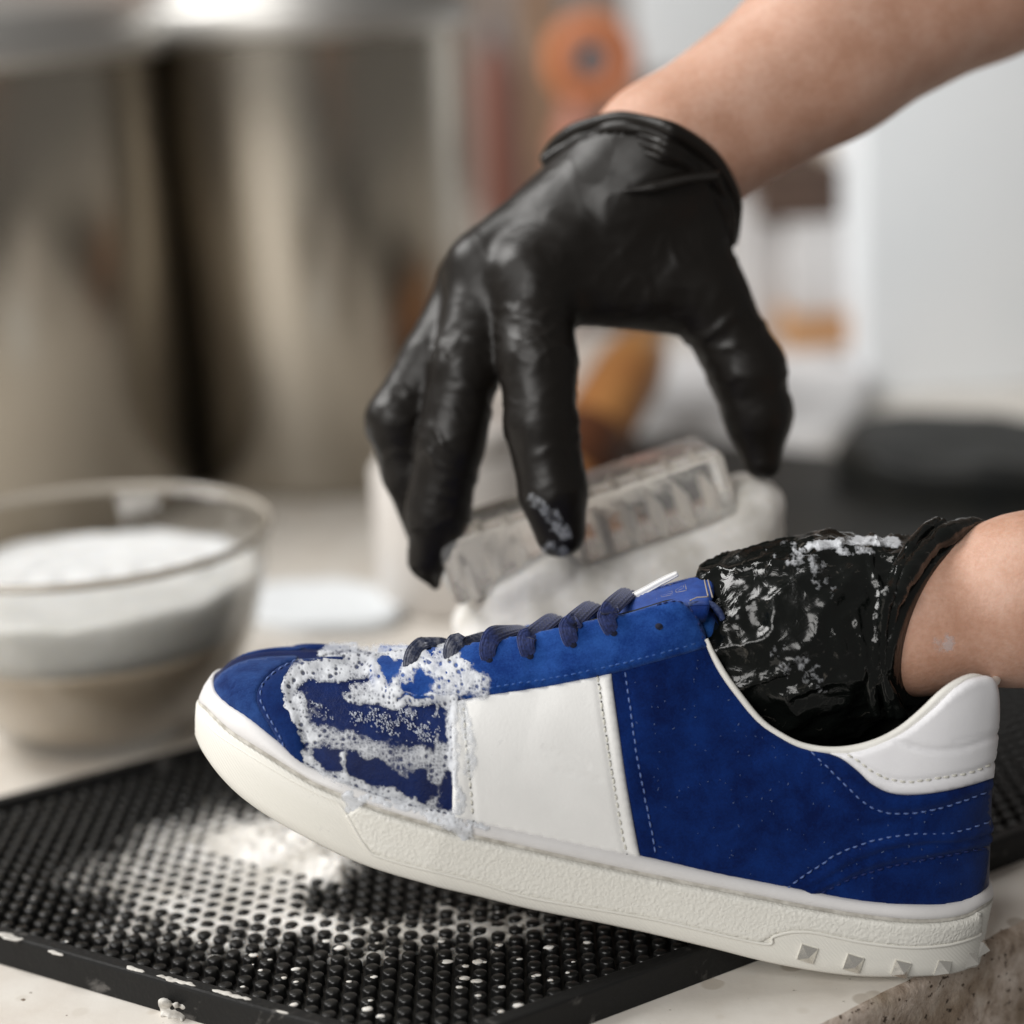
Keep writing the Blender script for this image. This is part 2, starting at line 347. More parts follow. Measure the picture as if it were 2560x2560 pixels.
x1 = N(nt, 'ShaderNodeMix', data_type='RGBA', blend_type='MULTIPLY'); x1.inputs[0].default_value = 1; nt.links.new(bse, x1.inputs[6]); nt.links.new(pit, x1.inputs[7])
x2 = N(nt, 'ShaderNodeMix', data_type='RGBA', blend_type='MULTIPLY'); x2.inputs[0].default_value = 1; nt.links.new(x1.outputs[2], x2.inputs[6]); nt.links.new(big, x2.inputs[7]); nt.links.new(x2.outputs[2], b.inputs['Base Color'])
b.inputs['Roughness'].default_value = .7; nt.links.new(bump(nt, noise(nt, v, 260, 6, .7), .0015, .8), b.inputs['Normal'])
def proj(p):
    q = np.asarray(p)-CAM; d = q@fw; return 1280+F*(q@RT)/d, 1280-F*(q@UP)/d, d
# ================================================================== SETTING
# countertop: one slab whose rough front edge runs off diagonally at the lower right
e0 = G(2090, 2557); e1 = G(2470, 2360); ed = norm((e1-e0)*[1, 1, 0]); en = np.array([-ed[1], ed[0], 0])
def slab():
    u = np.concatenate([np.linspace(-1.2, -.12, 8), np.arange(-.1, .32, .004), np.linspace(.35, 3, 10)])
    prof = [(2.9, 0), (.02, 0), (.006, 0), (.0035, -.0004), (.0012, -.0016), (0, -.004), (.0003, -.012), (0, -.03), (.001, -.06), (.0, -.35)]
    V = []
    for a in u:
        for b, z in prof:
            q = e0+ed*a+en*b; q = np.array([q[0], q[1], z]); V.append(q)
    V = np.array(V); k = len(prof)
    n = fbm(V*[160, 160, 160], 3, 3)*.0012*np.tile([0, 0, .3, .8, 1, 1, 1.2, 1.2, 1.2, 0], len(u))
    V = V-en*n[:, None]*1.0
    f = gridfaces(len(u), k)
    return V, f, k
V, f, k = slab()
top = [q for i, q in enumerate(f) if i % (k-1) < 3]; frt = [q for i, q in enumerate(f) if i % (k-1) >= 3]
ct = mesh('countertop', V, top, M['terrazzo'], kind='structure')
mesh('stone_edge', V, frt, M['stone_edge'], ct)
M['wall'] = simple('back wall', (.22, .175, .15), .8, (.30, .25, .22), 3)
V, f = box((.4, 2.35, .8), (6, .1, 2.6)); mesh('wall', V, f, M['wall'], smooth=False, kind='structure')
# ------------------------------------------------------------------ bar mat with a raised rim and round studs
RH, FL, ST = .0125, .0066, .0105
zt = RH
c1 = G(1048, 2634, zt); la = G(0, 2337, zt); rb = G(2540, 2050, zt); bk0 = G(0, 2010, zt); bk1 = G(480, 1862, zt)
dA = norm((la-c1)*[1, 1, 0]); dB = norm((G(1820, 2350, zt)-c1)*[1, 1, 0])
# width from the back edge
A2 = np.array([dA[:2], -dB[:2]]).T; La = np.linalg.solve(A2, (bk1-c1)[:2])[0]; Lb = .56
bar = empty('bar_mat', (*(c1+dA*La/2+dB*Lb/2)[:2], 0), 'black rubber bar mat of round studs with raised rim, streaked with foam, under the sneaker', 'bar mat')
def quad(inset, z):
    k = inset/abs(dA[0]*dB[1]-dA[1]*dB[0])
    return np.array([[*(c1+dA*a+dB*b)[:2], z] for a, b in ((k, k), (La-k, k), (La-k, Lb-k), (k, Lb-k))])
rings = [(-.0004, .0002), (0, RH-.0012), (.0004, RH-.0003), (.0014, RH), (.0056, RH), (.0066, RH-.0004), (.007, RH-.0014), (.0074, FL-.0004)]
V = np.concatenate([quad(*r) for r in rings]); mesh('rim', V, gridfaces(len(rings), 4, closed_v=True), M['mat_rim'], bar, smooth=False)
V = quad(.007, FL); mesh('floor_sheet', V, [[0, 1, 2, 3]], M['mat'], bar, smooth=False)
p1 = np.linalg.norm(G(420, 2316, ST)-G(373, 2303, ST)); pitch = .0078
def stud_geo(n=14):
    r = .0027; pr = [(r*1.04, FL-.0003), (r, ST-.0009), (r*.94, ST-.0003), (r*.8, ST)]
    a = np.linspace(0, 2*np.pi, n, endpoint=False)
    V = np.concatenate([np.stack([q*np.cos(a), q*np.sin(a), np.full(n, z)], 1) for q, z in pr]); f = gridfaces(4, n, closed_v=True)
    f.append(list(range(3*n, 4*n))); return V, f
pos = []
na, nb = int((La-.022)/pitch), int((Lb-.022)/pitch)
kk = .0125
for i in range(na):
    for j in range(nb): pos.append(c1+dA*(kk+i*pitch)+dB*(kk+j*pitch))
pos = np.array(pos); pos[:, 2] = 0; STUDS = pos
px, py, dd = proj(pos+[0, 0, ST])
sole_y = np.interp(px, [460, 530, 590, 750, 930, 1200, 1550, 1930, 2200], [1850, 1940, 2000, 2100, 2180, 2250, 2325, 2415, 2450])
vis = (px > -20) & (px < 2300) & (py < 2600) & (py > sole_y-20)
order = np.argsort(np.where(vis, dd, dd+50)); near = order[:300]; far = order[300:]
V, f = stud_geo(); s0 = mesh('stud', V, f, M['mat'], bar); s0.location = Vector(pos[near[0]])-bar.location
for k in near[1:]:
    o = s0.copy(); COL.objects.link(o); o.parent = bar; o.location = Vector(pos[k])-bar.location
mb = MB(); V2, f2 = stud_geo(10)
for k in far: mb.add(V2+pos[k], f2)
mb.build('stud_field', M['mat'], bar, kind='stuff')
# lather lying between the studs
poly = np.array([(120, 2190), (240, 2130), (400, 2045), (560, 2005), (760, 2020), (900, 2150), (880, 2215), (800, 2235), (960, 2285), (1150, 2250), (1330, 2270), (1400, 2330), (1250, 2380), (1000, 2375), (720, 2372), (520, 2385), (330, 2352), (170, 2345), (260, 2265)], float)
st = .0011; ga, gb = int(La/st)-14, int(.30/st)
gi, gj = np.meshgrid(np.arange(8, ga), np.arange(8, gb), indexing='ij')
W = c1+dA*(gi[..., None]*st)+dB*(gj[..., None]*st); W[..., 2] = .008; q = W.reshape(-1, 3)
px, py, dd = proj(q); pp = np.stack([px, py], 1)
sd = segdist(pp, np.vstack([poly, poly[:1]])); sd = np.where(inpoly(pp, poly), sd, -sd)
nz = fbm(q*[70, 70, 0]+[0, 0, 2], 4, 11); nz2 = fbm(q*[330, 330, 0], 3, 12)
mask = sd/70+nz*.9+nz2*.35
puff = np.exp(-(((px-700)/170)**2+((py-2120)/65)**2)*1.0)*1.2+np.exp(-(((px-840)/70)**2+((py-2200)/40)**2))*.9+np.exp(-(((px-420)/60)**2+((py-2250)/30)**2))*.35
grey = np.clip((px-200)/500, 0, 1)*np.clip((py-1990)/160, .2, 1)
hz = FL+.0002+np.clip(mask*.7+.3, 0, 1)*(.0024+.0010*np.clip(puff*1.4+grey, 0, 1.2))+np.clip(puff-.45, 0, 1)**1.3*(.0075+.005*nz+.003*nz2)+nz2*.0006
ids = np.where(mask.reshape(gi.shape) > 0.02, 1, 0)
V = W.copy(); V[..., 2] = np.where(mask > .02, hz, FL-.002).reshape(gi.shape)
f = [q for q in gridfaces(*gi.shape)]
keepv = ids.ravel() > 0; f = [q for q in f if keepv[q].any()]
used = np.unique(np.array(f)); remap = np.full(len(q)if False else V.reshape(-1, 3).shape[0], -1); remap[used] = np.arange(len(used))
FOAMM = mesh('mat_foam', V.reshape(-1, 3)[used], remap[np.array(f)], M['mat_film'])
_cv = np.clip(np.clip(mask*1.5+.12+.25*nz2, 0, 1)*(.55+.35*np.clip(puff+grey, 0, 1.2)), 0, .97); _at = FOAMM.data.attributes.new('cover', 'FLOAT', 'POINT'); _at.data.foreach_set('value', np.ascontiguousarray(_cv[used], dtype=np.float32))
tag(FOAMM, 'white soap lather spread between the studs of the black bar mat', 'foam', kind='stuff')
def blobmesh(name, items, m, seed, label, cat, nse=.35):
    """flattened bubbly lumps: items = (centre, rx, ry, rz)"""
    bm = bmesh.new(); bmesh.ops.create_icosphere(bm, subdivisions=2, radius=1); S = np.array([v.co[:] for v in bm.verts]); Fs = [[v.index for v in f.verts] for f in bm.faces]; bm.free()
    mb = MB()
    for i, (c, rx, ry, rz) in enumerate(items):
        n = 1+nse*vnoise(S*1.6+i*7.3+seed*3.1, seed); mb.add(S*n[:, None]*[rx, ry, rz]+np.asarray(c), Fs)
    o = mb.build(name, m); return tag(o, label, cat, kind='stuff')
px, py, dd = proj(STUDS+[0, 0, ST]); it = []
sel = [k for k in range(len(STUDS)) if 560 < px[k] < 1500 and 2345 < py[k] < 2580]
for k in sel:
    if rng.random() < .24:
        r = rng.uniform(.0006, .0015); a = rng.uniform(0, 6.28, 1)[0]; c = STUDS[k]+[np.cos(a)*.0014, np.sin(a)*.0014, ST+.0001]
        it.append((c, r*1.5, r, r*.5))
for _ in range(46):
    k = rng.choice(np.where((px > 0) & (px < 1500) & (py > 2000) & (py < 2560))[0]); r = rng.uniform(.0003, .0008)
    it.append((STUDS[k]+[rng.uniform(-.002, .002), rng.uniform(-.002, .002), ST], r*1.3, r, r*.5))
blobmesh('foam_droplets', it, M['lather'], 5, 'white foam droplets sitting on top of the studs near the mat corner', 'foam')
M['dry_suds'] = simple('dried suds', (.42, .40, .37), .7, (.66, .64, .60), 300)
def smear(mb, path, r, ry, up, seed, rough=.55):
    path = smoothcurve(path, .0006); n = len(path); u = np.linspace(0, 1, n); rr = r*np.clip(np.sin(np.pi*u)**.4, .05, 1)*np.clip(1+rough*fbm(np.c_[np.arange(n)*.35, np.zeros(n), np.zeros(n)+seed], 3, seed), .15, 2)
    T = norm(np.gradient(path, axis=0)); path = path+np.cross(T, up)*(fbm(np.c_[np.arange(n)*.25, np.ones(n), np.zeros(n)], 2, seed+1)*r*.7)[:, None]
    V, f = cap_tube(path, rr, 10, side=np.cross(T[n//2], up), ry=np.full(n, ry)*np.clip(rr/r, .2, 1)); mb.add(V, f)
mb = MB()
for k_, (x0, y0, x1, y1, r) in enumerate(((-10, 2330, 55, 2350, .0016), (120, 2376, 160, 2388, .0009), (315, 2416, 362, 2430, .0011), (392, 2438, 488, 2466, .0012), (530, 2474, 628, 2500, .0012), (690, 2526, 722, 2534, .0006))):
    smear(mb, np.array([G(x0+(x1-x0)*t, y0+(y1-y0)*t, RH+.00005) for t in np.linspace(0, 1, 6)]), r, .0004, np.array([0, 0, 1.]), 40+k_)
tag(mb.build('rim_suds', M['dry_suds']), 'smears of dried white suds along the top of the mat rim', 'foam', kind='stuff')
fr_it = []
for k_ in range(16):
    t = rng.random(); b_ = rng.random()**.8; p0 = G(402+66*t, 2500+16*t, .001+.008*(1-b_)*(1-.5*t)); p1 = G(402+66*t-12*b_, 2500+16*t+36*b_, .0004); fr_it.append((p0-np.array([0, .0008, 0]), p1, .0011, .0007))
lo_ = np.min([np.minimum(i[0], i[1]) for i in fr_it], 0)-.004; hi_ = np.max([np.maximum(i[0], i[1]) for i in fr_it], 0)+.004
def _ff(X):
    d_ = None
    for i in fr_it: c_ = cone(X, *i); d_ = c_ if d_ is None else smin(d_, c_, .0015)
    return d_
V, f = surfnet(_ff, lo_, hi_, .0006); V = V+(fbm(V*700, 3, 77)*.0005)[:, None]*norm(V-V.mean(0))
tag(mesh('corner_froth', V, f, M['dry_suds']), 'small white froth drip running down the mat rim onto the stone', 'foam', kind='stuff')
# ------------------------------------------------------------------ glass bowl with soapy water
bc = G(262, 1828); 
bowl = empty('glass_bowl', bc, 'clear round glass bowl of foamy water at the left on the stone counter', 'bowl')
BS = np.array([1.055, .95])
outer = [(.0, .0), (.036, .0), (.042, .003), (.060, .022), (.074, .05), (.081, .078), (.0845, .102), (.0858, .1055)]
inner = [(.0846, .1062), (.083, .102), (.0793, .078), (.0723, .0508), (.0583, .0235), (.040, .006), (.0, .005)]
V, f = lathe(np.array(outer+inner)*BS, bc, 72); mesh('bowl_wall', V, f, M['glass'], bowl)
M['water'] = simple('murky soapy water', (.50, .42, .335), .35, (.60, .52, .43), 18)
M['suds'] = simple('white suds', (.66, .665, .66), .6, (.74, .75, .755), 40, (300, .001))
for k_ in ('water', 'suds'):
    _b = M[k_].node_tree.nodes['Principled BSDF']; _b.inputs['Subsurface Weight'].default_value = .6; _b.inputs['Subsurface Radius'].default_value = (.02, .018, .015)
M['rim_glass'] = simple('thick glass rim', (.66, .61, .54), .15); _b = M['rim_glass'].node_tree.nodes['Principled BSDF']; _b.inputs['Transmission Weight'].default_value = .5
V, f = lathe([(.0853*BS[0]+.0016*math.cos(t), .1066*BS[1]+.0022*math.sin(t)) for t in np.linspace(0, 2*math.pi, 12)], bc, 96); mesh('bowl_rim', V, f, M['rim_glass'], bowl)
V, f = lathe(np.array([(0, .0057), (.039, .0067), (.0573, .0245), (.0713, .0512), (.0732, .057), (.0, .0572)])*BS, bc, 60)
o = mesh('soapy_water', V, f, M['water']); tag(o, 'cloudy beige soapy water in the lower half of the glass bowl', 'water')
a = [(.0, .0574), (.0734, .0576), (.0762, .067), (.0783, .077), (.0787, .082), (.0775, .0845)]
a += [(r, .0845+.0012*math.sin(r*400)) for r in np.linspace(.072, .004, 14)]+[(0, .0848)]
V, f = lathe(np.array(a)*BS, bc, 72); V[:, 2] += np.where(V[:, 2] > bc[2]+.0802, fbm(V*[60, 60, 0], 3, 9)*.003, 0)
o = mesh('bowl_suds', V, f, M['suds']); tag(o, 'thick white suds floating on the water inside the glass bowl', 'foam')
# ------------------------------------------------------------------ steel stock pots
def pot(cpx, d, r, ytop, rimh, label, lid=True):
    c = P(cpx, 600, d); c[2] = 0
    zt = P(cpx, ytop, d-r)[2]
    root = empty('stock_pot', c, label, 'pot', 'steel stock pots behind the bowl')
    V, f = lathe([(0, .001), (r*.96, .001), (r, .008), (r, zt-.004)], c, 96); mesh('pot_body', V, f, M['pot'], root)
    V, f = lathe([(r, zt-.006), (r+.006, zt-.004), (r+.009, zt), (r+.009, zt+rimh*.7), (r+.006, zt+rimh), (r-.002, zt+rimh), (r-.003, zt-.006)], c, 96)
    mesh('pot_rim', V, f, M['pot_rim'], root)
    if lid:
        V, f = lathe([(r-.004, zt+rimh-.002), (r-.004, zt+rimh+.006), (r*.8, zt+rimh+.02), (r*.3, zt+rimh+.03), (0, zt+rimh+.031)], c, 72); lo = mesh('pot_lid', V, f, M['pot_rim'], root)
    return root
pot(-165, 1.46, .165, 165, .012, 'large steel stock pot cut off by the left side, nearer of the two pots')
pot(800, 1.53, .108, 75, .02, 'steel stock pot with bright rim between the larger pot and the gloved hand')
# ------------------------------------------------------------------ things further back on the counter
M['jar'] = simple('milky plastic', (.60, .565, .53), .35, (.66, .63, .60), 15)
c = G(1140, 1500); jar = empty('plastic_jar', c, 'milky white plastic jar standing behind the gloved fingers', 'jar')
V, f = lathe([(0, 0), (.041, 0), (.044, .004), (.044, .080), (.040, .086), (.035, .088), (0, .088)], c, 48); mesh('jar_body', V, f, M['jar'], jar)
V, f = lathe([(.037, .0885), (.038, .090), (.038, .101), (.036, .103), (0, .103)], c, 48); mesh('jar_lid', V, f, M['jar'], jar)
M['amber'] = simple('amber brown', lin(150, 95, 52), .35, lin(184, 132, 76), 12)
M['amber_dark'] = simple('burnt brown', lin(84, 46, 22), .4)
b0 = P(1405, 1210, 1.40); b1 = P(1670, 770, 1.52); ax = norm(b1-b0); L = np.linalg.norm(b1-b0)
Rm = np.stack([norm(np.cross(ax, [0, 1, .2])), np.cross(ax, norm(np.cross(ax, [0, 1, .2]))), ax], 1)
am = empty('leaning_bottle', b0, 'amber brown bottle leaning behind the hand, seen through the gap by the thumb', 'bottle')
V, f = lathe([(0, 0), (.022, 0), (.025, .005), (.025, L*.62), (.02, L*.74), (.011, L*.8), (.011, L), (0, L)], b0, 36, Rm); mesh('bottle_body', V, f, M['amber'], am)
V, f = lathe([(.0258, .004), (.0262, .008), (.0262, L*.25), (.0258, L*.26)], b0, 36, Rm); mesh('bottle_base', V, f, M['amber_dark'], am)
M['card_white'] = simple('white painted metal', (.83, .87, .905), .5, (.87, .90, .93), 6)
M['grey_white'] = simple('pale grey card', (.56, .55, .55), .7, (.62, .61, .61), 8)
M['tan'] = simple('tan kraft card', lin(176, 132, 92), .75, lin(190, 148, 108), 20)
M['brown'] = simple('dark brown card', lin(70, 52, 42), .7, lin(82, 62, 50), 20)
M['black_rub'] = simple('black rubber sheet', (.008, .009, .009), .5, (.016, .016, .014), 30, spec=.25)
M['white_cloth'] = simple('white folded cloth', (.70, .70, .71), .8, (.76, .76, .77), 25)
def crate(name, x0, x1, yb, yt, d, depth, m, label, cat, dz=None, extra=None, group=None):
    """box whose front face spans the given picture columns at distance d"""
    a = P(x0, yb, d); b = P(x1, yb, d); z0 = a[2] if dz is None else dz; z1 = P((x0+x1)/2, yt, d)[2]
    wdt = abs(b[0]-a[0]); c = np.array([(a[0]+b[0])/2, a[1]+depth/2, (z0+z1)/2])
    root = empty(name, (c[0], c[1], z0), label, cat, group)
    V, f = box(c, (wdt, depth, z1-z0), bev=.003); mesh('carton_body', V, f, m, root)
    V, f = box((c[0], c[1], z1+.0016), (wdt+.004, depth+.004, .003), bev=.001); mesh('carton_lid', V, f, m, root)
    return z1+.0032
zb = G(2300, 985); dW = (zb-CAM)@fw
crate('storage_box', 2165, 2780, 985, -40, dW, .22, M['card_white'], 'large white metal box standing at the right behind the arm', 'box', 0)
d2 = 1.78
z = crate('carton', 1975, 2160, 960, 885, d2, .14, M['grey_white'], 'flat grey carton at the bottom of the stack beside the white box', 'carton', 0, group='cartons stacked beside the white box')
z = crate('carton', 1965, 2160, 885, 795, d2, .14, M['tan'], 'tan kraft carton, second from bottom of the stack beside white box', 'carton', z, group='cartons stacked beside the white box')
z = crate('carton', 1980, 2150, 790, 560, d2, .14, M['grey_white'], 'pale grey tall carton standing on the tan kraft carton', 'carton', z, group='cartons stacked beside the white box')
z = crate('carton', 1900, 2150, 555, 425, d2, .14, M['brown'], 'dark brown carton, wide one on top of the pale grey carton', 'carton', z, group='cartons stacked beside the white box')
c = G(1905, 905); cu = empty('paper_cup', c, 'tall pale grey cup behind the thumb of the black glove', 'cup')
h = P(1905, 480, (c-CAM)@fw)[2]; V, f = lathe([(0, 0), (.024, 0), (.025, .003), (.031, h), (.032, h+.002), (.0295, h+.002), (.024, .02), (0, .02)], c, 36); mesh('cup_wall', V, f, M['grey_white'], cu)
M['cream'] = simple('cream ceramic', (.60, .53, .45), .5)
c = np.array([*P(2105, 425, d2+.05)[:2], z]); vs = empty('small_cup', c, 'cream cup on top of the dark brown carton under the arm', 'cup')
V, f = lathe([(0, 0), (.018, 0), (.022, .005), (.024, .04), (.022, .04), (.018, .006), (0, .005)], c, 30); mesh('cup_wall', V, f, M['cream'], vs)
V, f = cap_tube(smoothcurve([c+[.0235, 0, .034], c+[.034, 0, .03], c+[.034, 0, .014], c+[.022, 0, .009]], .003), .003, 8); mesh('cup_handle', V, f, M['tan'], vs)
# folded cloth and pale tray on the counter
def pad(name, pts, z0, h, m, label, cat, seed, bevel=.004):
    """soft-edged flat pile with its outline measured on the counter"""
    Q = np.array([G(x, y, z0) for x, y in pts])[:, :2]; Q = np.vstack([Q, Q[:1]]); C2 = smoothcurve(np.vstack([Q]), .01)[:-1]; ctr = C2.mean(0)
    R = []
    for s, z in ((1, 0), (1.01, h*.3), (1.01, h*.75), (.985, h), (.9, h), (.5, h), (.02, h)): R.append(np.c_[ctr+(C2-ctr)*s, np.full(len(C2), z0+z)])
    V = np.concatenate(R); V[:, 2] += np.where(V[:, 2] > z0+h*.5, fbm(V*[30, 30, 0], 3, seed)*h*.2, 0)
    f = gridfaces(len(R), len(C2), closed_v=True); f.append(list(range(len(V)-len(C2), len(V))))
    return tag(mesh(name, V, f, m), label, cat)
pad('folded_towel', [(1560, 1090), (1800, 1110), (2090, 1120), (2170, 1010), (2140, 960), (1800, 930), (1560, 960)], 0, .02, M['white_cloth'], 'white folded towel on the counter behind the thumb', 'towel', 21)
pad('rubber_tray', [(1430, 1230), (1700, 1330), (1960, 1440), (2700, 1560), (2750, 1240), (2200, 1190), (1800, 1140), (1480, 1120)], 0, .012, M['black_rub'], 'flat black rubber sheet on the counter behind the gloved wrist', 'mat', 22)
pad('rolled_mat', [(2090, 1190), (2250, 1240), (2700, 1250), (2700, 1150), (2350, 1110), (2160, 1120)], .013, .022, M['black_rub'], 'thick black folded rubber mat lying in front of the white box', 'mat', 23)
pad('white_dish', [(600, 1560), (760, 1590), (960, 1580), (1000, 1520), (860, 1480), (660, 1490)], 0, .008, M['card_white'], 'low white dish on the counter right of the glass bowl', 'dish', 24)
# things in front of the back wall
M['red'] = simple('rust red plastic', lin(118, 76, 64), .6)
M['orange'] = simple('orange plastic', lin(205, 128, 84), .6, lin(190, 112, 70), 12)
M['hub'] = simple('grey hub', lin(118, 108, 108), .5)
M['wood'] = simple('tan wood', lin(150, 118, 90), .6, lin(128, 98, 74), 40)
M['pink'] = simple('pink plastic', lin(215, 150, 130), .6)
c = G(1270, 720); rb_ = empty('red_bottle', c, 'rust red bottle between the steel pot and the tan wooden post', 'bottle')
dd = (c-CAM)@fw; h = P(1270, 60, dd)[2]
V, f = lathe([(0, 0), (.022, 0), (.024, .004), (.024, h*.8), (.016, h*.9), (.01, h*.93), (.01, h), (0, h)], c, 32); mesh('bottle_body', V, f, M['red'], rb_)
V, f = lathe([(.0115, h*.94), (.012, h*.95), (.012, h*1.02), (0, h*1.02)], c, 24); mesh('bottle_cap', V, f, M['hub'], rb_)
c = G(1375, 640); wp = empty('wooden_post', c, 'tan wooden post rising past the orange reel behind the wrist', 'post')
V, f = box((c[0], c[1], .3), (.033, .03, .6), bev=.004); mesh('post_body', V, f, M['wood'], wp)
V, f = box((c[0], c[1], .004), (.06, .06, .008), bev=.002); mesh('post_foot', V, f, M['wood'], wp)
dO = 2.0; c = P(1480, 150, dO); base = np.array([c[0], c[1], 0])
rl = empty('orange_reel', base, 'orange reel with a grey hub on a stand behind the wrist', 'reel')
Ry = np.array([[1, 0, 0], [0, 0, 1], [0, -1, 0]])
a = np.linspace(0, 2*np.pi, 20); V, f = lathe([(.031+.013*np.cos(t), .012*np.sin(t)) for t in a], c, 48, Ry); mesh('reel_ring', V, f, M['orange'], rl)
V, f = lathe([(0, -.008), (.017, -.008), (.019, -.004), (.019, .004), (.017, .008), (0, .008)], c, 32, Ry); mesh('reel_hub', V, f, M['hub'], rl)
V, f = box((c[0], c[1]+.016, c[2]/2), (.012, .006, c[2]), bev=.001); mesh('reel_stand', V, f, M['hub'], rl)
V, f = box((c[0], c[1]+.01, .004), (.07, .06, .008), bev=.002); mesh('reel_foot', V, f, M['hub'], rl)
c = G(1450, 700); pk = empty('pink_bottle', c, 'pale pink squeeze bottle below the orange reel behind the wrist', 'bottle')
h = P(1450, 235, (c-CAM)@fw)[2]; V, f = lathe([(0, 0), (.024, 0), (.026, .004), (.026, h*.75), (.014, h*.9), (.009, h), (0, h)], c, 32); mesh('bottle_body', V, f, M['pink'], pk)
V, f = lathe([(.0085, h), (.009, h+.002), (.004, h+.02), (0, h+.02)], c, 20); mesh('bottle_nozzle', V, f, M['orange'], pk)
c = P(1720, 70, 2.95); V, f = box((c[0]+.02, 2.285, c[2]+.03), (.20, .016, .19), bev=.004)
tag(mesh('wall_board', V, f, M['card_white']), 'pale board on the back wall above the forearm', 'board')
# ================================================================== SNEAKER
# the shoe has its own frame: length (toe to heel), height, side (towards the viewer)
AL, TI = math.radians(11), math.radians(17)
eLs = RT*math.cos(TI) - UP*math.sin(TI); Upr = RT*math.sin(TI) + UP*math.cos(TI)
eN_ = -fw*math.cos(AL) - Upr*math.sin(AL); eH_ = -fw*math.sin(AL) + Upr*math.cos(AL); SO = P(1400, 1900, .79)
def LH(px, py, n):
    D = rays(px, py); s = (n-(CAM-SO)@eN_)/(D@eN_); p = CAM+D*s[..., None]-SO; return p@eLs, p@eH_
def W3(l, h, n): return SO + np.asarray(l)[..., None]*eLs + np.asarray(h)[..., None]*eH_ + np.asarray(n)[..., None]*eN_
def S0(x, y): return LH(np.array([x]), np.array([y]), np.array([0.]))
TW = [(0, .0485), (.2, .0495), (.33, .050), (.45, .0455), (.58, .0405), (.72, .0375), (.86, .0362), (1, .0355)]
def plan(l, l0, l1, add=0.):
    s = np.clip((l-l0)/(l1-l0), 0, 1); b = np.interp(s, *zip(*TW))+add
    a = np.clip((.30-s)/.30, 0, 1); c = np.clip((s-.84)/.16, 0, 1)
    return b*np.sqrt(np.maximum(1-a**2.3, 0))*np.maximum(1-c**2.5, 0)**(1/2.2)
def px_line(pts, wf, step=14.):
    q = smoothcurve(pts, step); n = np.full(len(q), .03)
    for _ in range(50):
        l, h = LH(q[:, 0], q[:, 1], n); n = .6*n+.4*wf(l)
    return l, h
def table(l, h, lo, hi):
    o = np.argsort(l); l, h = l[o], h[o]; g = np.linspace(lo, hi, 500)
    k = np.ones(9)/9; y = np.interp(g, l, h); y2 = np.convolve(np.pad(y, 4, 'edge'), k, 'valid')
    return lambda x: np.interp(x, g, y2)
A_px = [(533, 1700), (533, 1729), (570, 1768), (618, 1800), (707, 1872), (769, 1921), (840, 1953), (912, 1985), (1018, 2020), (1116, 2043), (1205, 2061), (1300, 2083), (1599, 2145), (1765, 2183), (1969, 2224), (2158, 2258), (2309, 2267), (2400, 2258), (2453, 2234)]
Cg_px = [(497, 1748), (520, 1775), (573, 1827), (658, 1882), (765, 1949), (809, 1971), (916, 2014), (1018, 2047), (1130, 2078), (1183, 2092), (1300, 2118), (1553, 2175), (1818, 2228), (2045, 2273), (2234, 2300), (2347, 2303), (2423, 2290), (2459, 2268)]
Bt_px = [(489, 1885), (529, 1936), (587, 1993), (662, 2046), (751, 2095), (840, 2139), (929, 2175), (1063, 2214), (1196, 2245), (1327, 2277), (1553, 2322), (1780, 2375), (1931, 2413), (2082, 2439), (2196, 2447), (2309, 2443), (2385, 2432), (2430, 2407), (2449, 2372)]
lu0, lu1 = S0(533, 1700)[0][0], S0(2455, 2235)[0][0]
ls0, ls1 = S0(482, 1815)[0][0], S0(2459, 2300)[0][0]
wu = lambda l: plan(l, lu0, lu1, -.001); ws = lambda l: plan(l, ls0, ls1, .0022)
hA = table(*px_line(A_px, wu), lu0, lu1); hC = table(*px_line(Cg_px, ws), ls0, ls1); hB = table(*px_line(Bt_px, ws), ls0, ls1)
# heel lean
lr = lambda l: np.clip((l-lu0)/(lu1-lu0), 0, 1)
def lean(l): t = np.clip((lr(l)-.70)/.3, 0, 1); return .31*t*t*(3-2*t)
T_px = [(533, 1700, 0), (540, 1682, 0), (575, 1657, 0), (620, 1640, 0), (680, 1632, 0), (760, 1630, 0), (850, 1632, 0), (950, 1637, .02), (1020, 1634, .06), (1080, 1625, .14), (1143, 1614, .22), (1240, 1600, .3), (1367, 1578, .34), (1457, 1556, .37), (1559, 1536, .4), (1640, 1512, .42), (1690, 1499, .44), (1725, 1517, .47), (1747, 1548, .5), (1762, 1590, .54), (1776, 1625, .58), (1807, 1683, .64), (1837, 1726, .68), (1898, 1805, .75), (1947, 1842, .8), (2000, 1869, .83), (2067, 1882, .86), (2134, 1880, .88), (2200, 1865, .9), (2267, 1836, .9), (2334, 1791, .9), (2378, 1756, .9), (2423, 1727, .9), (2467, 1709, .92), (2488, 1722, 1)]
Tq = smoothcurve(T_px, 12.); n = np.full(len(Tq), .02); 
for _ in range(60):
    l, h = LH(Tq[:, 0], Tq[:, 1], n); lw = l+lean(l)*(h-hA(l)); n = .6*n+.4*np.clip(Tq[:, 2], 0, 1)*wu(lw)
hT = table(lw, h, lu0, lu1); kT = table(lw, np.clip(Tq[:, 2], 0, 1), lu0, lu1)
def prof(l, t):
    k = kT(l); t = np.clip(t, 0, 1); m = np.clip(k/.35, 0, 1)
    g0 = np.maximum(1-t**2.3, 0)**(1/1.75); g1 = 1-t**1.7*.96-.04*t
    return k+(1-k)*(g0*(1-m)+g1*m) + .05*np.sin(np.pi*t)*m*np.clip((lr(l)-.45)/.2, 0, 1)*.4
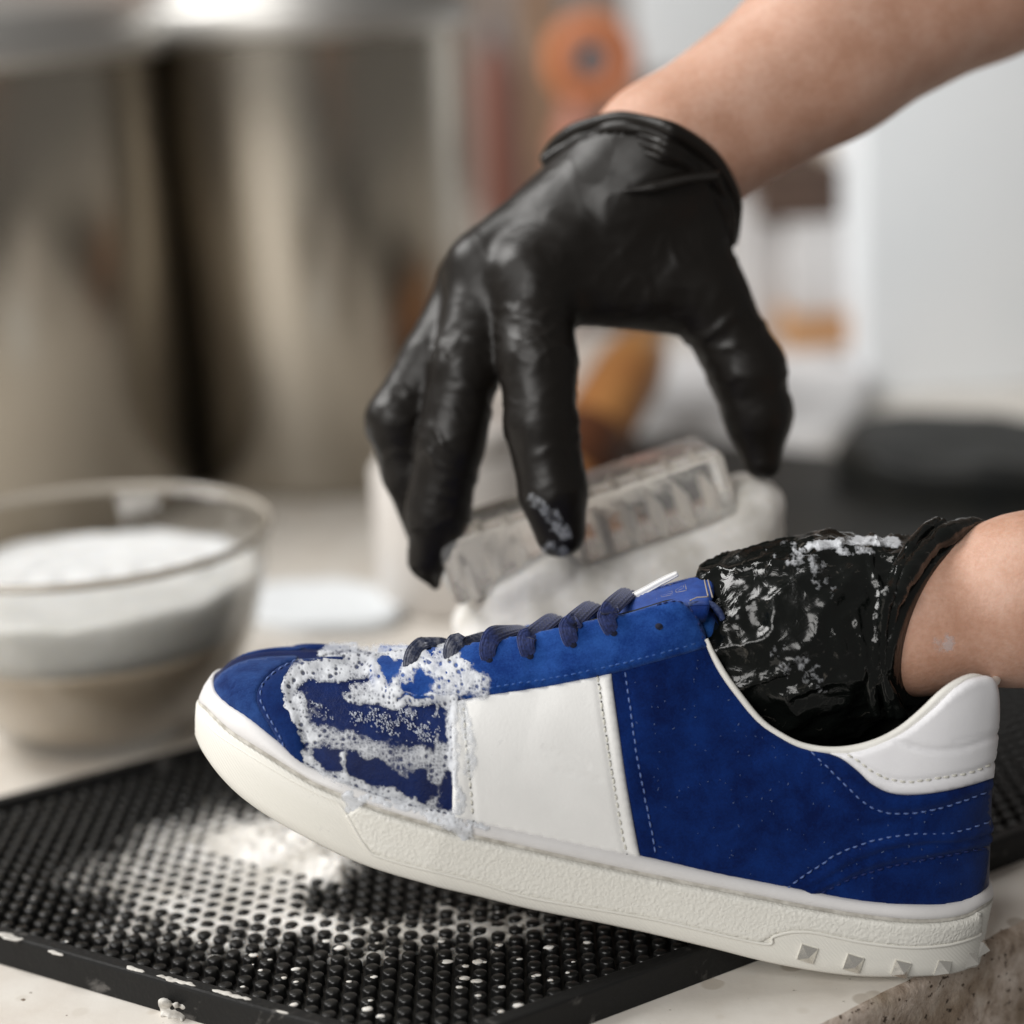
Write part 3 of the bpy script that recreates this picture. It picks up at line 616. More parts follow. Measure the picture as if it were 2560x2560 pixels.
def f_up(l, h):
    lw = l+lean(l)*(h-hA(np.clip(l, lu0, lu1))); hb, ht = hA(lw), hT(lw); t = (h-hb)/np.maximum(ht-hb, .0015)
    return np.where((lw > lu0) & (lw < lu1), wu(lw)*prof(lw, t), 0)
def f_sole(l, h): return ws(l)
def surf(f):
    def S(px, py):
        n = np.full(len(px), .03)
        for _ in range(60):
            l, h = LH(px, py, n); n = .6*n+.4*f(l, h)
        return W3(l, h, n)
    return S
S_up = surf(f_up); S_sole = surf(f_sole)
def f_any(l, h):
    a = f_up(l, np.maximum(h, hA(l)-.0005)); b = ws(l)+.0012*np.clip((h-hC(l))/.003, 0, 1)
    t = np.clip((h-hA(l)+.0015)/.003, 0, 1); return b*(1-t)+a*t
S_any = surf(f_any)
def normals_px(S, px, py, e=2.):
    a = S(px+e, py)-S(px-e, py); b = S(px, py+e)-S(px, py-e); n = norm(np.cross(b, a)); n = np.where((n@fw)[:, None] > 0, -n, n)
    return n
def to_local(V): q = V-SO; return np.stack([q@eLs, q@eH_, q@eN_], 1)
def mirrored(V):
    q = to_local(V); r = lr(q[:, 0]); hb, ht = hA(q[:, 0]), hT(q[:, 0]); t = np.clip((q[:, 1]-hb)/np.maximum(ht-hb, .004), 0, 1)
    drop = np.interp(r, [0, .16, .28, .55, .7, .9, 1], [0, 0, .006, .0065, .005, .003, 0])*t*np.clip(q[:, 2]/.012, 0, 1)
    return W3(q[:, 0], q[:, 1]-drop, -q[:, 2])
shoe = empty('sneaker', P(1800, 2400, .79), 'blue suede low sneaker with white side band and studded rubber sole, toe covered in foam', 'sneaker')
def panel(name, curves, S, thick, re, mat, parent=shoe, step=9., grooves=(), mirror=True, under=.0008, puff=None, kind=None, edge=.35):
    B = []
    for c in curves: B.append(smoothcurve(c, step)[:-1])
    B = np.vstack(B); keep = np.linalg.norm(B-np.roll(B, 1, 0), axis=1) > .8; B = B[keep]
    lo, hi = B.min(0), B.max(0); gx, gy = np.meshgrid(np.arange(lo[0], hi[0], step), np.arange(lo[1], hi[1], step*.87)); gx = gx+(np.arange(gx.shape[0]) % 2)[:, None]*step/2
    q = np.stack([gx.ravel(), gy.ravel()], 1); q = q[inpoly(q, B)]; cl = np.vstack([B, B[:1]]); q = q[segdist(q, cl) > step*.55]
    pts = np.vstack([B, q]); n = len(B)
    r = geometry.delaunay_2d_cdt([Vector(p) for p in pts], [(i, (i+1) % n) for i in range(n)], [], 1, 1e-5)
    v2 = np.array([v[:] for v in r[0]]); fc = [list(f) for f in r[2]]
    d = segdist(v2, cl); x = np.clip(d/re, 0, 1); off = thick*(edge+(1-edge)*np.sqrt(np.maximum(1-(1-x)**2, 0)))
    for (line, wd, dp) in grooves:
        off = off-dp*np.exp(-(segdist(v2, smoothcurve(line, 10.))/wd)**2)
    if puff is not None: off = off+puff(v2, d)
    Ps = S(v2[:, 0], v2[:, 1]); Nn = normals_px(S, v2[:, 0], v2[:, 1]); V = Ps+Nn*off[:, None]
    cnt = {}
    for f in fc:
        for a, b in zip(f, f[1:]+f[:1]): k = (min(a, b), max(a, b)); cnt[k] = cnt.get(k, 0)+1
    be = [k for k, c in cnt.items() if c == 1]; bv = sorted({i for e in be for i in e}); mp = {v: len(V)+i for i, v in enumerate(bv)}
    V = np.vstack([V, Ps[bv]-Nn[bv]*under]); fc = fc+[[a, b, mp[b], mp[a]] for a, b in be]
    if mirror:
        m = len(V); V = np.vstack([V, mirrored(V)]); fc = fc+[[i+m for i in f[::-1]] for f in fc]
    return mesh(name, V, fc, mat, parent, kind=kind)
def stitches(name, line, S, off, mat, gap=20., ln=13., r=.00033, parent=shoe, jit=1.2):
    q = smoothcurve(line, 2.); s = np.r_[0, np.cumsum(np.linalg.norm(np.diff(q, axis=0), axis=1))]; mb = MB()
    for a in np.arange(2, s[-1]-ln, gap):
        t = np.linspace(a, a+ln*rng.uniform(.85, 1.1), 5); x = np.interp(t, s, q[:, 0])+rng.normal(0, jit*.4); y = np.interp(t, s, q[:, 1])+rng.normal(0, jit*.5)
        p = S(x, y); nn = normals_px(S, x, y); p = p+nn*(off+np.array([-.0004, .0001, .00025, .0001, -.0004]))[:, None]
        mb.add(*cap_tube(p, r*np.array([.7, 1, 1.05, 1, .7]), 6))
    return mb.build(name, mat, parent, kind='stuff')
# ---- upper shell (suede) with its dark lining
ul = lu0+(lu1-lu0)*(.5-.5*np.cos(np.linspace(0, np.pi, 150))); tt = np.linspace(0, 1, 26)**.8; tt = np.r_[-.04, tt]
def shell(inset, tmax=1.):
    L, T = np.meshgrid(ul, tt*tmax, indexing='ij'); hb, ht = hA(L), hT(L); h = hb+T*(ht-hb); n = wu(L)*prof(L, T)
    n = np.maximum(n-inset, 0) if inset else n
    l = L-lean(L)*(h-hb)
    if inset: l = l+inset*np.clip((.1-lr(L))/.1, 0, 1)-inset*np.clip((lr(L)-.9)/.1, 0, 1); h = h-inset*.7*(1-np.clip(kT(L)/.4, 0, 1))
    return W3(l, h, n).reshape(-1, 3), gridfaces(len(ul), len(tt))
V, f = shell(0.); m = len(V); V = np.vstack([V, mirrored(V)]); f2 = f+[[i+m for i in q[::-1]] for q in f]
mesh('vamp', V, f2, M['suede_wet'], shoe)
V, f = shell(.0026); m = len(V); V = np.vstack([V, mirrored(V)]); f = f+[[i+m for i in q[::-1]] for q in f]
mesh('lining', V, f, M['lining'], shoe)
ii = np.linspace(.12, .985, 60); L = lu0+(lu1-lu0)*ii; nn = np.linspace(-1, 1, 9); Lg, Ng = np.meshgrid(L, nn, indexing='ij')
mesh('insole', W3(Lg, hA(Lg)+.004+.003*np.abs(Ng)**3, Ng*(wu(Lg)-.003)).reshape(-1, 3), gridfaces(60, 9), M['lining'], shoe)
# ---- sole
us = .5-.5*np.cos(np.linspace(0, np.pi, 170))
def soleline(tip, heel, hf, add, dh=0., ext=0.):
    l0 = S0(*tip)[0][0]-ext; l1 = S0(*heel)[0][0]+ext; L = l0+(l1-l0)*us; Wn = plan(L, l0, l1, add)
    return W3(L, hf(np.clip(L, lu0 if hf is hA else ls0, lu1 if hf is hA else ls1))+dh, Wn)
hM = lambda l: .5*(hA(np.clip(l, lu0, lu1))+hC(np.clip(l, ls0, ls1)))
def twosides(rows, close=True):
    V = np.stack(rows); V = np.concatenate([V, mirrored(V.reshape(-1, 3)).reshape(V.shape)[::-1]]) if close else V
    return V.reshape(-1, 3), gridfaces(len(V), V.shape[1])
fx = [soleline((540, 1702), (2448, 2236), hA, -.0045, .0006), soleline((533, 1700), (2455, 2236), hA, -.0002, .0012), soleline((524, 1704), (2459, 2240), hA, .0012, .0006),
      soleline((509, 1722), (2462, 2250), hM, .0027, .0006), soleline((500, 1740), (2462, 2262), hC, .0024, .0010), soleline((499, 1752), (2459, 2270), hC, .0012, .0002), soleline((505, 1754), (2450, 2270), hC, -.002, .0002)]
V = np.stack(fx); f = gridfaces(len(fx), V.shape[1]); V = V.reshape(-1, 3); m = len(V); V = np.vstack([V, mirrored(V)]); f = f+[[i+m for i in q] for q in f]
mesh('foxing_band', V, f, M['foxing'], shoe)
gr = [soleline((497, 1750), (2460, 2268), hC, .0019, .0007), soleline((496, 1757), (2460, 2274), hC, .0022, -.0005)]
V = np.stack(gr); f = gridfaces(2, V.shape[1]); V = V.reshape(-1, 3); m = len(V); V = np.vstack([V, mirrored(V)]); f = f+[[i+m for i in q] for q in f]
mesh('foxing_groove', V, f, M['groove_grey'], shoe)
wl = [soleline((503, 1760), (2452, 2274), hC, -.001, -.0006), soleline((493, 1765), (2457, 2276), hC, .0014, -.0008), soleline((486, 1780), (2459, 2282), hC, .0022, -.0016),
      soleline((482, 1815), (2460, 2300), lambda l: .6*hC(l)+.4*hB(l), .0024), soleline((483, 1850), (2458, 2340), lambda l: .2*hC(l)+.8*hB(l), .0022), soleline((487, 1876), (2453, 2362), hB, .0017, .0012),
      soleline((494, 1890), (2448, 2370), hB, .0006, .0001), soleline((520, 1900), (2430, 2376), hB, -.004, -.0002), soleline((800, 2000), (2250, 2380), hB, -.03, .0005)]
V, f = twosides(wl); so = mesh('outsole', V, f, M['twill'], shoe)
# pebbled wall panel proud of the ribbed wall
PL = [(899, 2012), (875, 2003), (842, 1988), (868, 2026), (886, 2062), (903, 2096), (925, 2130), (960, 2143), (1018, 2161), (1196, 2205), (1327, 2243), (1629, 2296), (1901, 2357)]
notch = [(1901, 2357), (1931, 2340), (1969, 2329), (2010, 2327), (2045, 2331), (2158, 2354), (2272, 2366), (2350, 2362), (2400, 2352), (2440, 2338), (2452, 2330)]
topP = [(2452, 2330), (2454, 2300), (2452, 2281), (2423, 2297), (2347, 2310), (2234, 2307), (2045, 2281), (1818, 2236), (1553, 2183), (1300, 2126), (1183, 2100), (1130, 2086), (1018, 2056), (920, 2022), (899, 2012)]
panel('sidewall_panel', [[(899, 2012), (880, 2024), (868, 2036)], [(868, 2036), (886, 2068), (903, 2098), (928, 2131)], [(928, 2131), (960, 2144), (1018, 2161), (1196, 2205), (1327, 2243), (1629, 2296), (1901, 2357)], notch, topP], S_sole, .0009, 5, M['pebble'], step=8, under=.002, mirror=False)
rl_ = [(868, 2036), (886, 2068), (903, 2098), (928, 2131), (960, 2144), (1018, 2161), (1196, 2205), (1327, 2243), (1629, 2296), (1901, 2357), (1931, 2341), (1969, 2330), (2010, 2328), (2045, 2332), (2158, 2355), (2272, 2367), (2350, 2363), (2400, 2353), (2440, 2339), (2451, 2331)]
def rib(name, line, S, off, r, mat, ry=None, parent=shoe, mirror=True):
    q = smoothcurve(line, 6.); p = S(q[:, 0], q[:, 1]); p = p+normals_px(S, q[:, 0], q[:, 1])*off; mb = MB(); V, f = cap_tube(p, r, 8); mb.add(V, f)
    if mirror: mb.add(mirrored(V), f)
    return mb.build(name, mat, parent)
rib('sidewall_ridge', rl_, S_sole, .0005, .0006, M['rubber'])
rib('toe_ridge', [(498, 1783), (540, 1832), (620, 1885), (720, 1945), (800, 1986), (842, 2004), (868, 2036)], S_sole, .0001, .0004, M['rubber'])
# pyramid studs round the heel
for (x, y, s) in ((2018, 2383, 21), (2133, 2407, 21), (2251, 2421, 20), (2353, 2418, 18), (2419, 2396, 15), (2445, 2366, 14)):
    c = S_sole(np.array([x*1.]), np.array([y*1.]))[0]; l, h, n = to_local(c[None])[0]
    e = .002; tl = norm(W3(np.array([l+e]), np.array([h]), ws(np.array([l+e])))[0]-W3(np.array([l-e]), np.array([h]), ws(np.array([l-e])))[0])
    if x > 2430: tl = norm(-eN_*.93+eLs*.1); 
    up = norm(eH_-tl*(eH_@tl)); nn = np.cross(tl, up); nn = nn if nn@(-fw) > -.2 and (nn@eLs > 0 or x < 2400) else -nn
    c = c+nn*.0006; r = .0030
    sq = [(-1, -1), (1, -1), (1, 1), (-1, 1)]; V = [c+(a*tl+b*up)*r-nn*.002 for a, b in sq]+[c+(a*tl+b*up)*r*1.0+nn*.0004 for a, b in sq]+[c+(a*tl+b*up)*r*.86+nn*.0009 for a, b in sq]+[c+nn*.0040]
    f = [[0, 1, 5, 4], [1, 2, 6, 5], [2, 3, 7, 6], [3, 0, 4, 7]]+[[4+i, 4+(i+1) % 4, 8+(i+1) % 4, 8+i] for i in range(4)]+[[8+i, 8+(i+1) % 4, 12] for i in range(4)]
    mesh('pyramid_stud', V, f, M['steel'], shoe, smooth=False)
# ---- toe parts
seam = [(745, 1655), (716, 1668), (689, 1685), (662, 1711), (653, 1747), (667, 1780), (689, 1818), (707, 1850), (718, 1880)]
strip_r = [(769, 1916), (764, 1880), (747, 1803), (725, 1756), (722, 1716), (733, 1690), (796, 1666), (885, 1655)]
panel('mudguard', [[(885, 1655), (850, 1644), (800, 1646), (745, 1650)], [(745, 1650), (700, 1668), (668, 1694), (648, 1722), (643, 1750), (657, 1784), (682, 1825), (702, 1862), (716, 1884)], [(716, 1884), (740, 1903), (769, 1918)], strip_r],
      S_up, .0016, 14, M['suede_damp'], grooves=[(seam, 7, .0008)])
panel('toe_cap', [[(533, 1712), (535, 1728), (570, 1767), (618, 1800), (707, 1871), (716, 1884)], [(716, 1884), (702, 1862), (682, 1825), (657, 1784), (643, 1750), (648, 1722), (668, 1694), (700, 1668), (745, 1650)], [(745, 1650), (740, 1640), (700, 1641), (650, 1644), (600, 1656), (560, 1678), (537, 1700), (533, 1712)]],
      S_up, .0006, 5, suede('toe suede', lin(12, 34, 84), lin(36, 66, 122), .25, 110), step=9)
rib('sole_gap_shade', A_px[:12], S_up, .0009, .0004, M['hole'], mirror=False)  # dark tube drawn in for the shade of the gap between foxing and suede
stitches('toe_stitching', seam, S_up, .0010, M['thread_blue'])
# ---- quarter, heel pieces
hs1 = [(2027, 1880), (2067, 1916), (2111, 1960), (2156, 2003), (2200, 2027), (2245, 2033), (2303, 2029), (2378, 2011), (2472, 1976)]
hs2 = [(1962, 2222), (2022, 2181), (2089, 2136), (2156, 2109), (2223, 2092), (2303, 2083), (2378, 2080), (2470, 2055)]
hs3 = [(1995, 2229), (2022, 2220), (2111, 2170), (2200, 2134), (2289, 2114), (2401, 2105), (2472, 2085)]
hs4 = [(2050, 2233), (2111, 2203), (2200, 2172), (2289, 2152), (2378, 2136), (2470, 2117)]
band_r = [(1528, 1681), (1533, 1726), (1548, 1835), (1566, 1962), (1591, 2100), (1601, 2144)]
collar = [(1764, 1592), (1773, 1625), (1805, 1683), (1834, 1726), (1856, 1755), (1898, 1805), (1947, 1842), (2000, 1869), (2067, 1883), (2134, 1881), (2200, 1866), (2267, 1837), (2334, 1792), (2378, 1757), (2423, 1728), (2467, 1710)]
qst = [(1563, 1679), (1570, 1726), (1577, 1780), (1591, 1882), (1613, 1998), (1631, 2088), (1643, 2150)]
def qpuff(v, d):
    a = segdist(v, smoothcurve([(2011, 2230), (2050, 2196), (2111, 2152), (2200, 2112), (2289, 2096), (2400, 2090), (2472, 2070)], 10.)); b = segdist(v, smoothcurve([(2030, 2232), (2080, 2205), (2150, 2165), (2230, 2140), (2330, 2128), (2472, 2098)], 10.))
    c = segdist(v, smoothcurve([(2060, 1888), (2105, 1925), (2160, 1975), (2220, 2008), (2290, 2008), (2380, 1990), (2474, 1960)], 10.))
    return .0011*np.exp(-(a/15)**2)+.0010*np.exp(-(b/11)**2)+.0010*np.exp(-(c/18)**2)+.0005*fbm(np.c_[v/130, v[:, :1]*0], 3, 31)
panel('quarter', [band_r, [(1601, 2144), (1765, 2182), (1969, 2223), (2158, 2257), (2309, 2266), (2400, 2257), (2451, 2234)], [(2451, 2234), (2464, 2180), (2473, 2110), (2478, 2050), (2476, 1990), (2478, 1942)],
      [(2478, 1942), (2423, 1961), (2356, 1977), (2281, 1987), (2223, 1981), (2178, 1959), (2147, 1930), (2107, 1899), (2080, 1886)], [(2080, 1886), (2067, 1883), (2000, 1869), (1947, 1842), (1898, 1805), (1856, 1755), (1834, 1726), (1805, 1683), (1773, 1625), (1764, 1592)], [(1764, 1592), (1640, 1630), (1528, 1681)]],
      S_up, .0009, 8, M['suede'], grooves=[(qst, 6, .0004), (hs1, 6, .0008), (hs2, 6, .0007), (hs3, 5, .0010), (hs4, 6, .0009)], puff=qpuff)
stitches('quarter_stitching', qst, S_up, .0007, M['thread_blue'], 21, 14)
stitches('heel_stitching', hs1, S_up, .0006, M['thread_blue'], 22, 14); stitches('heel_stitching', hs2, S_up, .0006, M['thread_blue'], 22, 14); stitches('heel_stitching', hs4, S_up, .0004, M['thread_dark'], 22, 14)
hts = [(2118, 1884), (2150, 1905), (2178, 1925), (2223, 1946), (2281, 1951), (2350, 1941), (2423, 1926), (2478, 1903)]
wr = [([(2240, 1850), (2290, 1866), (2334, 1872), (2390, 1866), (2430, 1856), (2488, 1832)], 6, .0007), ([(2275, 1862), (2340, 1880), (2410, 1872)], 4, .0004), ([(2380, 1850), (2440, 1838), (2486, 1822)], 5, .0003)]
panel('heel_tab', [[(2462, 1690), (2476, 1692), (2486, 1708), (2491, 1740), (2492, 1790), (2489, 1840), (2482, 1900), (2477, 1943)], [(2477, 1943), (2423, 1960), (2356, 1976), (2281, 1985), (2223, 1980), (2178, 1958), (2147, 1929), (2107, 1898), (2076, 1884)], [(2076, 1884), (2134, 1880), (2200, 1858), (2267, 1824), (2334, 1770), (2378, 1730), (2423, 1700), (2462, 1690)]],
      S_up, .0022, 16, M['leather_cool'], grooves=wr+[(hts, 6, .0009)], step=8, edge=.5, mirror=False)
stitches('heel_tab_stitching', hts, S_up, .0016, M['thread_cream'], 21, 15, .0004)
# ---- white side band
bst = [(1494, 1692), (1500, 1730), (1512, 1817), (1530, 1936), (1552, 2070), (1566, 2133)]; bst2 = [(1160, 1765), (1165, 1850), (1174, 1950), (1183, 2050)]
crk = [([(1360, 1870), (1420, 1890), (1470, 1915)], 4, .0003), ([(1390, 1925), (1440, 1935), (1500, 1950)], 4, .0003), ([(1300, 1900), (1380, 1905)], 4, .0001)]
panel('side_band', [[(1128, 1757), (1161, 1751), (1240, 1736), (1385, 1713), (1528, 1683)], band_r, [(1601, 2144), (1450, 2114), (1300, 2081), (1205, 2061), (1130, 2045)], [(1130, 2045), (1132, 1950), (1130, 1850), (1128, 1757)]],
      S_up, .0019, 9, M['leather'], grooves=[(bst, 6, .0007), (bst2, 6, .0006)]+crk, edge=.45, mirror=False)
stitches('band_stitching', bst, S_up, .0014, M['thread_cream'], 21, 15, .0004); stitches('band_stitching', bst2, S_up, .0014, M['thread_cream'], 21, 15, .0004)
for ln in (bst, bst2):
    q = smoothcurve(ln, 21.); p = S_up(q[:, 0], q[:, 1]); nn = normals_px(S_up, q[:, 0], q[:, 1]); mb = MB()
    for a, b in zip(p, nn): mb.add(*cap_tube([a+b*.0008, a+b*.0016], .00035, 6))
    mb.build('needle_hole', M['hole'], shoe, kind='stuff')
# ---- eyestay
est = [(925, 1684), (940, 1712), (961, 1729), (1001, 1743), (1085, 1748), (1240, 1724), (1385, 1700), (1530, 1668), (1638, 1640), (1752, 1604)]
est2 = [(1752, 1600), (1748, 1575), (1735, 1545), (1716, 1518), (1690, 1507), (1640, 1519)]
panel('eyestay', [[(930, 1660), (922, 1690), (938, 1724), (970, 1745), (1030, 1757), (1100, 1757), (1240, 1738), (1385, 1715), (1530, 1685), (1638, 1656), (1769, 1618)], [(1769, 1618), (1763, 1588), (1748, 1548), (1728, 1520), (1706, 1504), (1682, 1502)],
      [(1682, 1502), (1640, 1514), (1600, 1526), (1559, 1538), (1457, 1558), (1367, 1580), (1276, 1598), (1200, 1612), (1143, 1622), (1060, 1634), (980, 1644), (930, 1660)]],
      S_up, .0030, 9, M['suede_lit'], grooves=[(est, 5, .0006), (est2, 5, .0005)], puff=lambda v, d: .0004*fbm(np.c_[v/45, v[:, :1]*0], 3, 5))
stitches('eyestay_stitching', est, S_up, .0024, simple('blue thread mid', lin(46, 84, 150), .85), 19, 14); stitches('eyestay_stitching', est2, S_up, .0024, M['thread_dark'], 17, 10)
# ---- collar binding (both sides, meeting at the heel)
lS = LH(np.array([1764.]), np.array([1592.]), np.array([.02]))[0][0]; L = lS+(lu1-lS)*np.sin(np.linspace(0, np.pi/2, 90))**1.0; s_ = (L-lS)/(lu1-lS)
wd = np.interp(s_, [0, .05, .3, .5, .95, 1], [.0008, .0012, .0012, .0016, .0018, .0017]); pn = W3(L-lean(L)*(hT(L)-hA(L)), hT(L)+np.interp(s_, [0, .3, 1], [.0002, .0006, .0008]), np.maximum(wu(L)*kT(L)-.0008+np.interp(s_, [0, .12, .25], [.0026, .0016, 0]), 0)); pm = mirrored(pn)[::-1]
path = np.vstack([pn[:-1], pm]); V, f = cap_tube(path, np.r_[wd[:-1], wd[::-1]], 10, side=eH_); mesh('collar_binding', V, f, M['binding'], shoe)
# ---- tongue
tc = smoothcurve([(985, 1652), (1060, 1642), (1150, 1624), (1240, 1598), (1300, 1584), (1450, 1538), (1600, 1482), (1690, 1452), (1750, 1438), (1785, 1436)], 12.); tl, th = LH(tc[:, 0], tc[:, 1], np.zeros(len(tc)))
TWH = .023
hTong = lambda l: np.interp(l, tl, th)
def tong(l, n): return hTong(l)-.0075*np.abs(n/TWH)**2.2-.0016
nn = np.linspace(-TWH, TWH, 25); Lg, Ng = np.meshgrid(tl, nn, indexing='ij'); 
Vt = W3(Lg, tong(Lg, Ng), Ng); Vb = W3(Lg, tong(Lg, Ng)-.004, Ng*.97)
V = np.concatenate([Vt, Vb[:, ::-1]], 1); k = V.shape[1]; f = gridfaces(len(tl), k, closed_v=True); f += [list(range(k)), list(range((len(tl)-1)*k, len(tl)*k))]
tongue = mesh('tongue', V.reshape(-1, 3), f, M['suede'], shoe)
def S_tongue(px, py):
    px, py = np.asarray(px, float), np.asarray(py, float); res = np.full(len(px), -TWH)
    done = np.zeros(len(px), bool)
    for n in np.arange(TWH, -TWH, -.0004):
        l, h = LH(px, py, np.full(len(px), n)); hit = ~done & (h <= tong(l, n)); res[hit] = n; done |= hit
    # refine
    a = res.copy(); b = np.minimum(res+.0004, TWH)
    for _ in range(12):
        m_ = .5*(a+b); l, h = LH(px, py, m_); ins = h <= tong(l, m_); a = np.where(ins, m_, a); b = np.where(ins, b, m_)
    l, h = LH(px, py, a); return W3(l, np.minimum(h, tong(l, a)+.0), a)
lab = panel('tongue_label', [[(1545, 1552), (1600, 1546), (1660, 1530), (1720, 1515), (1772, 1512)], [(1772, 1512), (1784, 1490), (1782, 1456), (1774, 1440)], [(1774, 1440), (1700, 1454), (1620, 1482), (1560, 1506)], [(1560, 1506), (1545, 1552)]], S_tongue, .0012, 5, M['label'], parent=shoe, step=7, mirror=False, under=.0005)
def printed(lines, name, r=.00028):
    mb = MB()
    for ln in lines:
        q = np.vstack([smoothcurve(np.array([a, b], float), 4.) for a, b in zip(ln[:-1], ln[1:])]); q = q[np.r_[True, np.linalg.norm(np.diff(q, axis=0), axis=1) > .3]]
        p = S_tongue(q[:, 0], q[:, 1]); p = p+norm(eH_+eN_*.6)*.00125; mb.add(*cap_tube(p, r, 6))
    return mb.build(name, M['label_line'], lab)
printed([[(1756, 1444), (1768, 1498), (1740, 1500), (1722, 1508)], [(1764, 1443), (1779, 1500)]], 'label_border', .0003)
Z = lambda x, y: (1540+x*.16563, 1400+y*.16563)
printed([[Z(890, 495), Z(1035, 405), Z(1050, 500), Z(895, 530), Z(890, 495)], [Z(930, 500), Z(1000, 470), Z(1012, 430)]], 'letter_mark', .00022)
printed([[Z(680, 500), Z(830, 475), Z(840, 565), Z(680, 600), Z(680, 500)], [Z(690, 540), Z(830, 515)], [Z(690, 570), Z(835, 545)]], 'letter_mark', .00022)
printed([[Z(595, 525), Z(610, 560), Z(600, 630)], [Z(595, 525), Z(660, 500), Z(665, 590)], [Z(640, 495), Z(790, 415), Z(820, 405), Z(780, 445), Z(670, 490)]], 'letter_mark', .00022)
# folded tongue end and its suede side running down into the shoe
q0 = np.array([(1742, 1530), (1758, 1570), (1775, 1612), (1797, 1655), (1822, 1705), (1843, 1745)], float); q1 = np.array([(1798, 1535), (1812, 1562), (1823, 1605), (1834, 1645), (1841, 1690), (1846, 1745)], float)
q0, q1 = smoothcurve(q0, 8.), smoothcurve(q1, 8.); m = min(len(q0), len(q1)); rs = lambda q: np.stack([np.interp(np.linspace(0, 1, 30), np.linspace(0, 1, len(q)), q[:, i]) for i in (0, 1)], 1); q0, q1 = rs(q0), rs(q1)
G0 = [];
for t in np.linspace(0, 1, 9):
    q = q0*(1-t)+q1*t; l, h = LH(q[:, 0], q[:, 1], np.full(30, .021-.007*t+.002*math.sin(t*3.1))); G0.append(W3(l, h, np.full(30, .019-.007*t+.003*math.sin(t*3.1))))
G0 = np.array(G0); G1 = G0+fw*.003; V = np.concatenate([G0, G1[::-1]]); f = gridfaces(18, 30, closed_u=True); mesh('tongue_side', V.reshape(-1, 3), f, suede('tongue suede', lin(16, 52, 118), lin(38, 84, 150), .4, 120), shoe)
l, h = LH(q1[:, 0], q1[:, 1], np.full(30, .014)); V, f = cap_tube(W3(l, h, np.full(30, .0125)), .0009, 8); mesh('tongue_edging', V, f, M['binding'], shoe)
# rounded end of the label folding over
qa = smoothcurve([(1778, 1441), (1790, 1472), (1800, 1508), (1810, 1548)], 6.); qb = smoothcurve([(1772, 1512), (1785, 1522), (1800, 1540), (1808, 1556)], 6.)
prof2 = smoothcurve([(1722, 1514), (1750, 1507), (1775, 1511), (1796, 1527), (1808, 1552), (1808, 1566)], 5.); l, h = LH(prof2[:, 0], prof2[:, 1], np.full(len(prof2), .0195)); V, f = cap_tube(W3(l, h, np.full(len(l), .0185)), .0012, 10); mesh('tongue_hem', V, f, simple('hem weave', lin(30, 46, 92), .9, lin(70, 84, 122), 900, (1500, .0002)), shoe)
R0 = []
for t in np.linspace(0, 1, 14):
    c = smoothcurve([(1774, 1440), (1786, 1470), (1797, 1506), (1808, 1556)], 6.); d = smoothcurve([(1772, 1446), (1775, 1470), (1774, 1500), (1774, 1512)], 6.)
    q = np.stack([np.interp(np.linspace(0, 1, 20), np.linspace(0, 1, len(z)), z[:, i]) for z in (d, c) for i in (0, 1)], 1); q = q[:, :2]*(1-t)+q[:, 2:]*t
    nv = np.linspace(-.012, .0195, 20)+.0; l, h = LH(q[:, 0], q[:, 1], nv-.002*t); R0.append(W3(l, h, nv+.0012*math.sin(t*np.pi)))
R0 = np.array(R0); R1 = R0-eH_*.002; V = np.concatenate([R0, R1[::-1]]); mesh('label_fold', V.reshape(-1, 3), gridfaces(28, 20, closed_u=True), M['label'], shoe)
# ---- eyelets and laces
def eyelet(x, y):
    p = S_up(np.array([x]), np.array([y])); nn = normals_px(S_up, np.array([x]), np.array([y])); V, f = cap_tube([p[0]+nn[0]*.0018, p[0]+nn[0]*.0032], [.0015, .0012], 10, side=eH_, ry=[.0017, .0014]); mesh('eyelet', V, f, M['dark_blue'], shoe)
eyelet(1650., 1571.)
def ribbon(path, Nv, w_, th_, m, name, ribs=5):
    path = np.asarray(path); T = norm(np.gradient(path, axis=0)); V = []; mm = 40
    a = np.linspace(0, 2*np.pi, mm, endpoint=False); ca, sa = np.cos(a), np.sin(a)
    sx = np.sign(ca)*np.abs(ca)**.7; sy = np.sign(sa)*np.abs(sa)**.6*(1-.42*np.cos(ca*ribs*np.pi/2+np.pi/2*(ribs % 2 == 0))**4*(np.abs(ca) < .93))
    for p, t, n, ww in zip(path, T, Nv, np.broadcast_to(w_, len(path))):
        s = norm(np.cross(t, n)); n2 = np.cross(s, t); V.append(p+sx[:, None]*s*ww/2+sy[:, None]*n2*th_/2)
    V = np.concatenate(V); f = gridfaces(len(path), mm, closed_v=True); f += [list(range(mm)), list(range(len(V)-mm, len(V)))]
    return mesh(name, V, f, m, shoe)
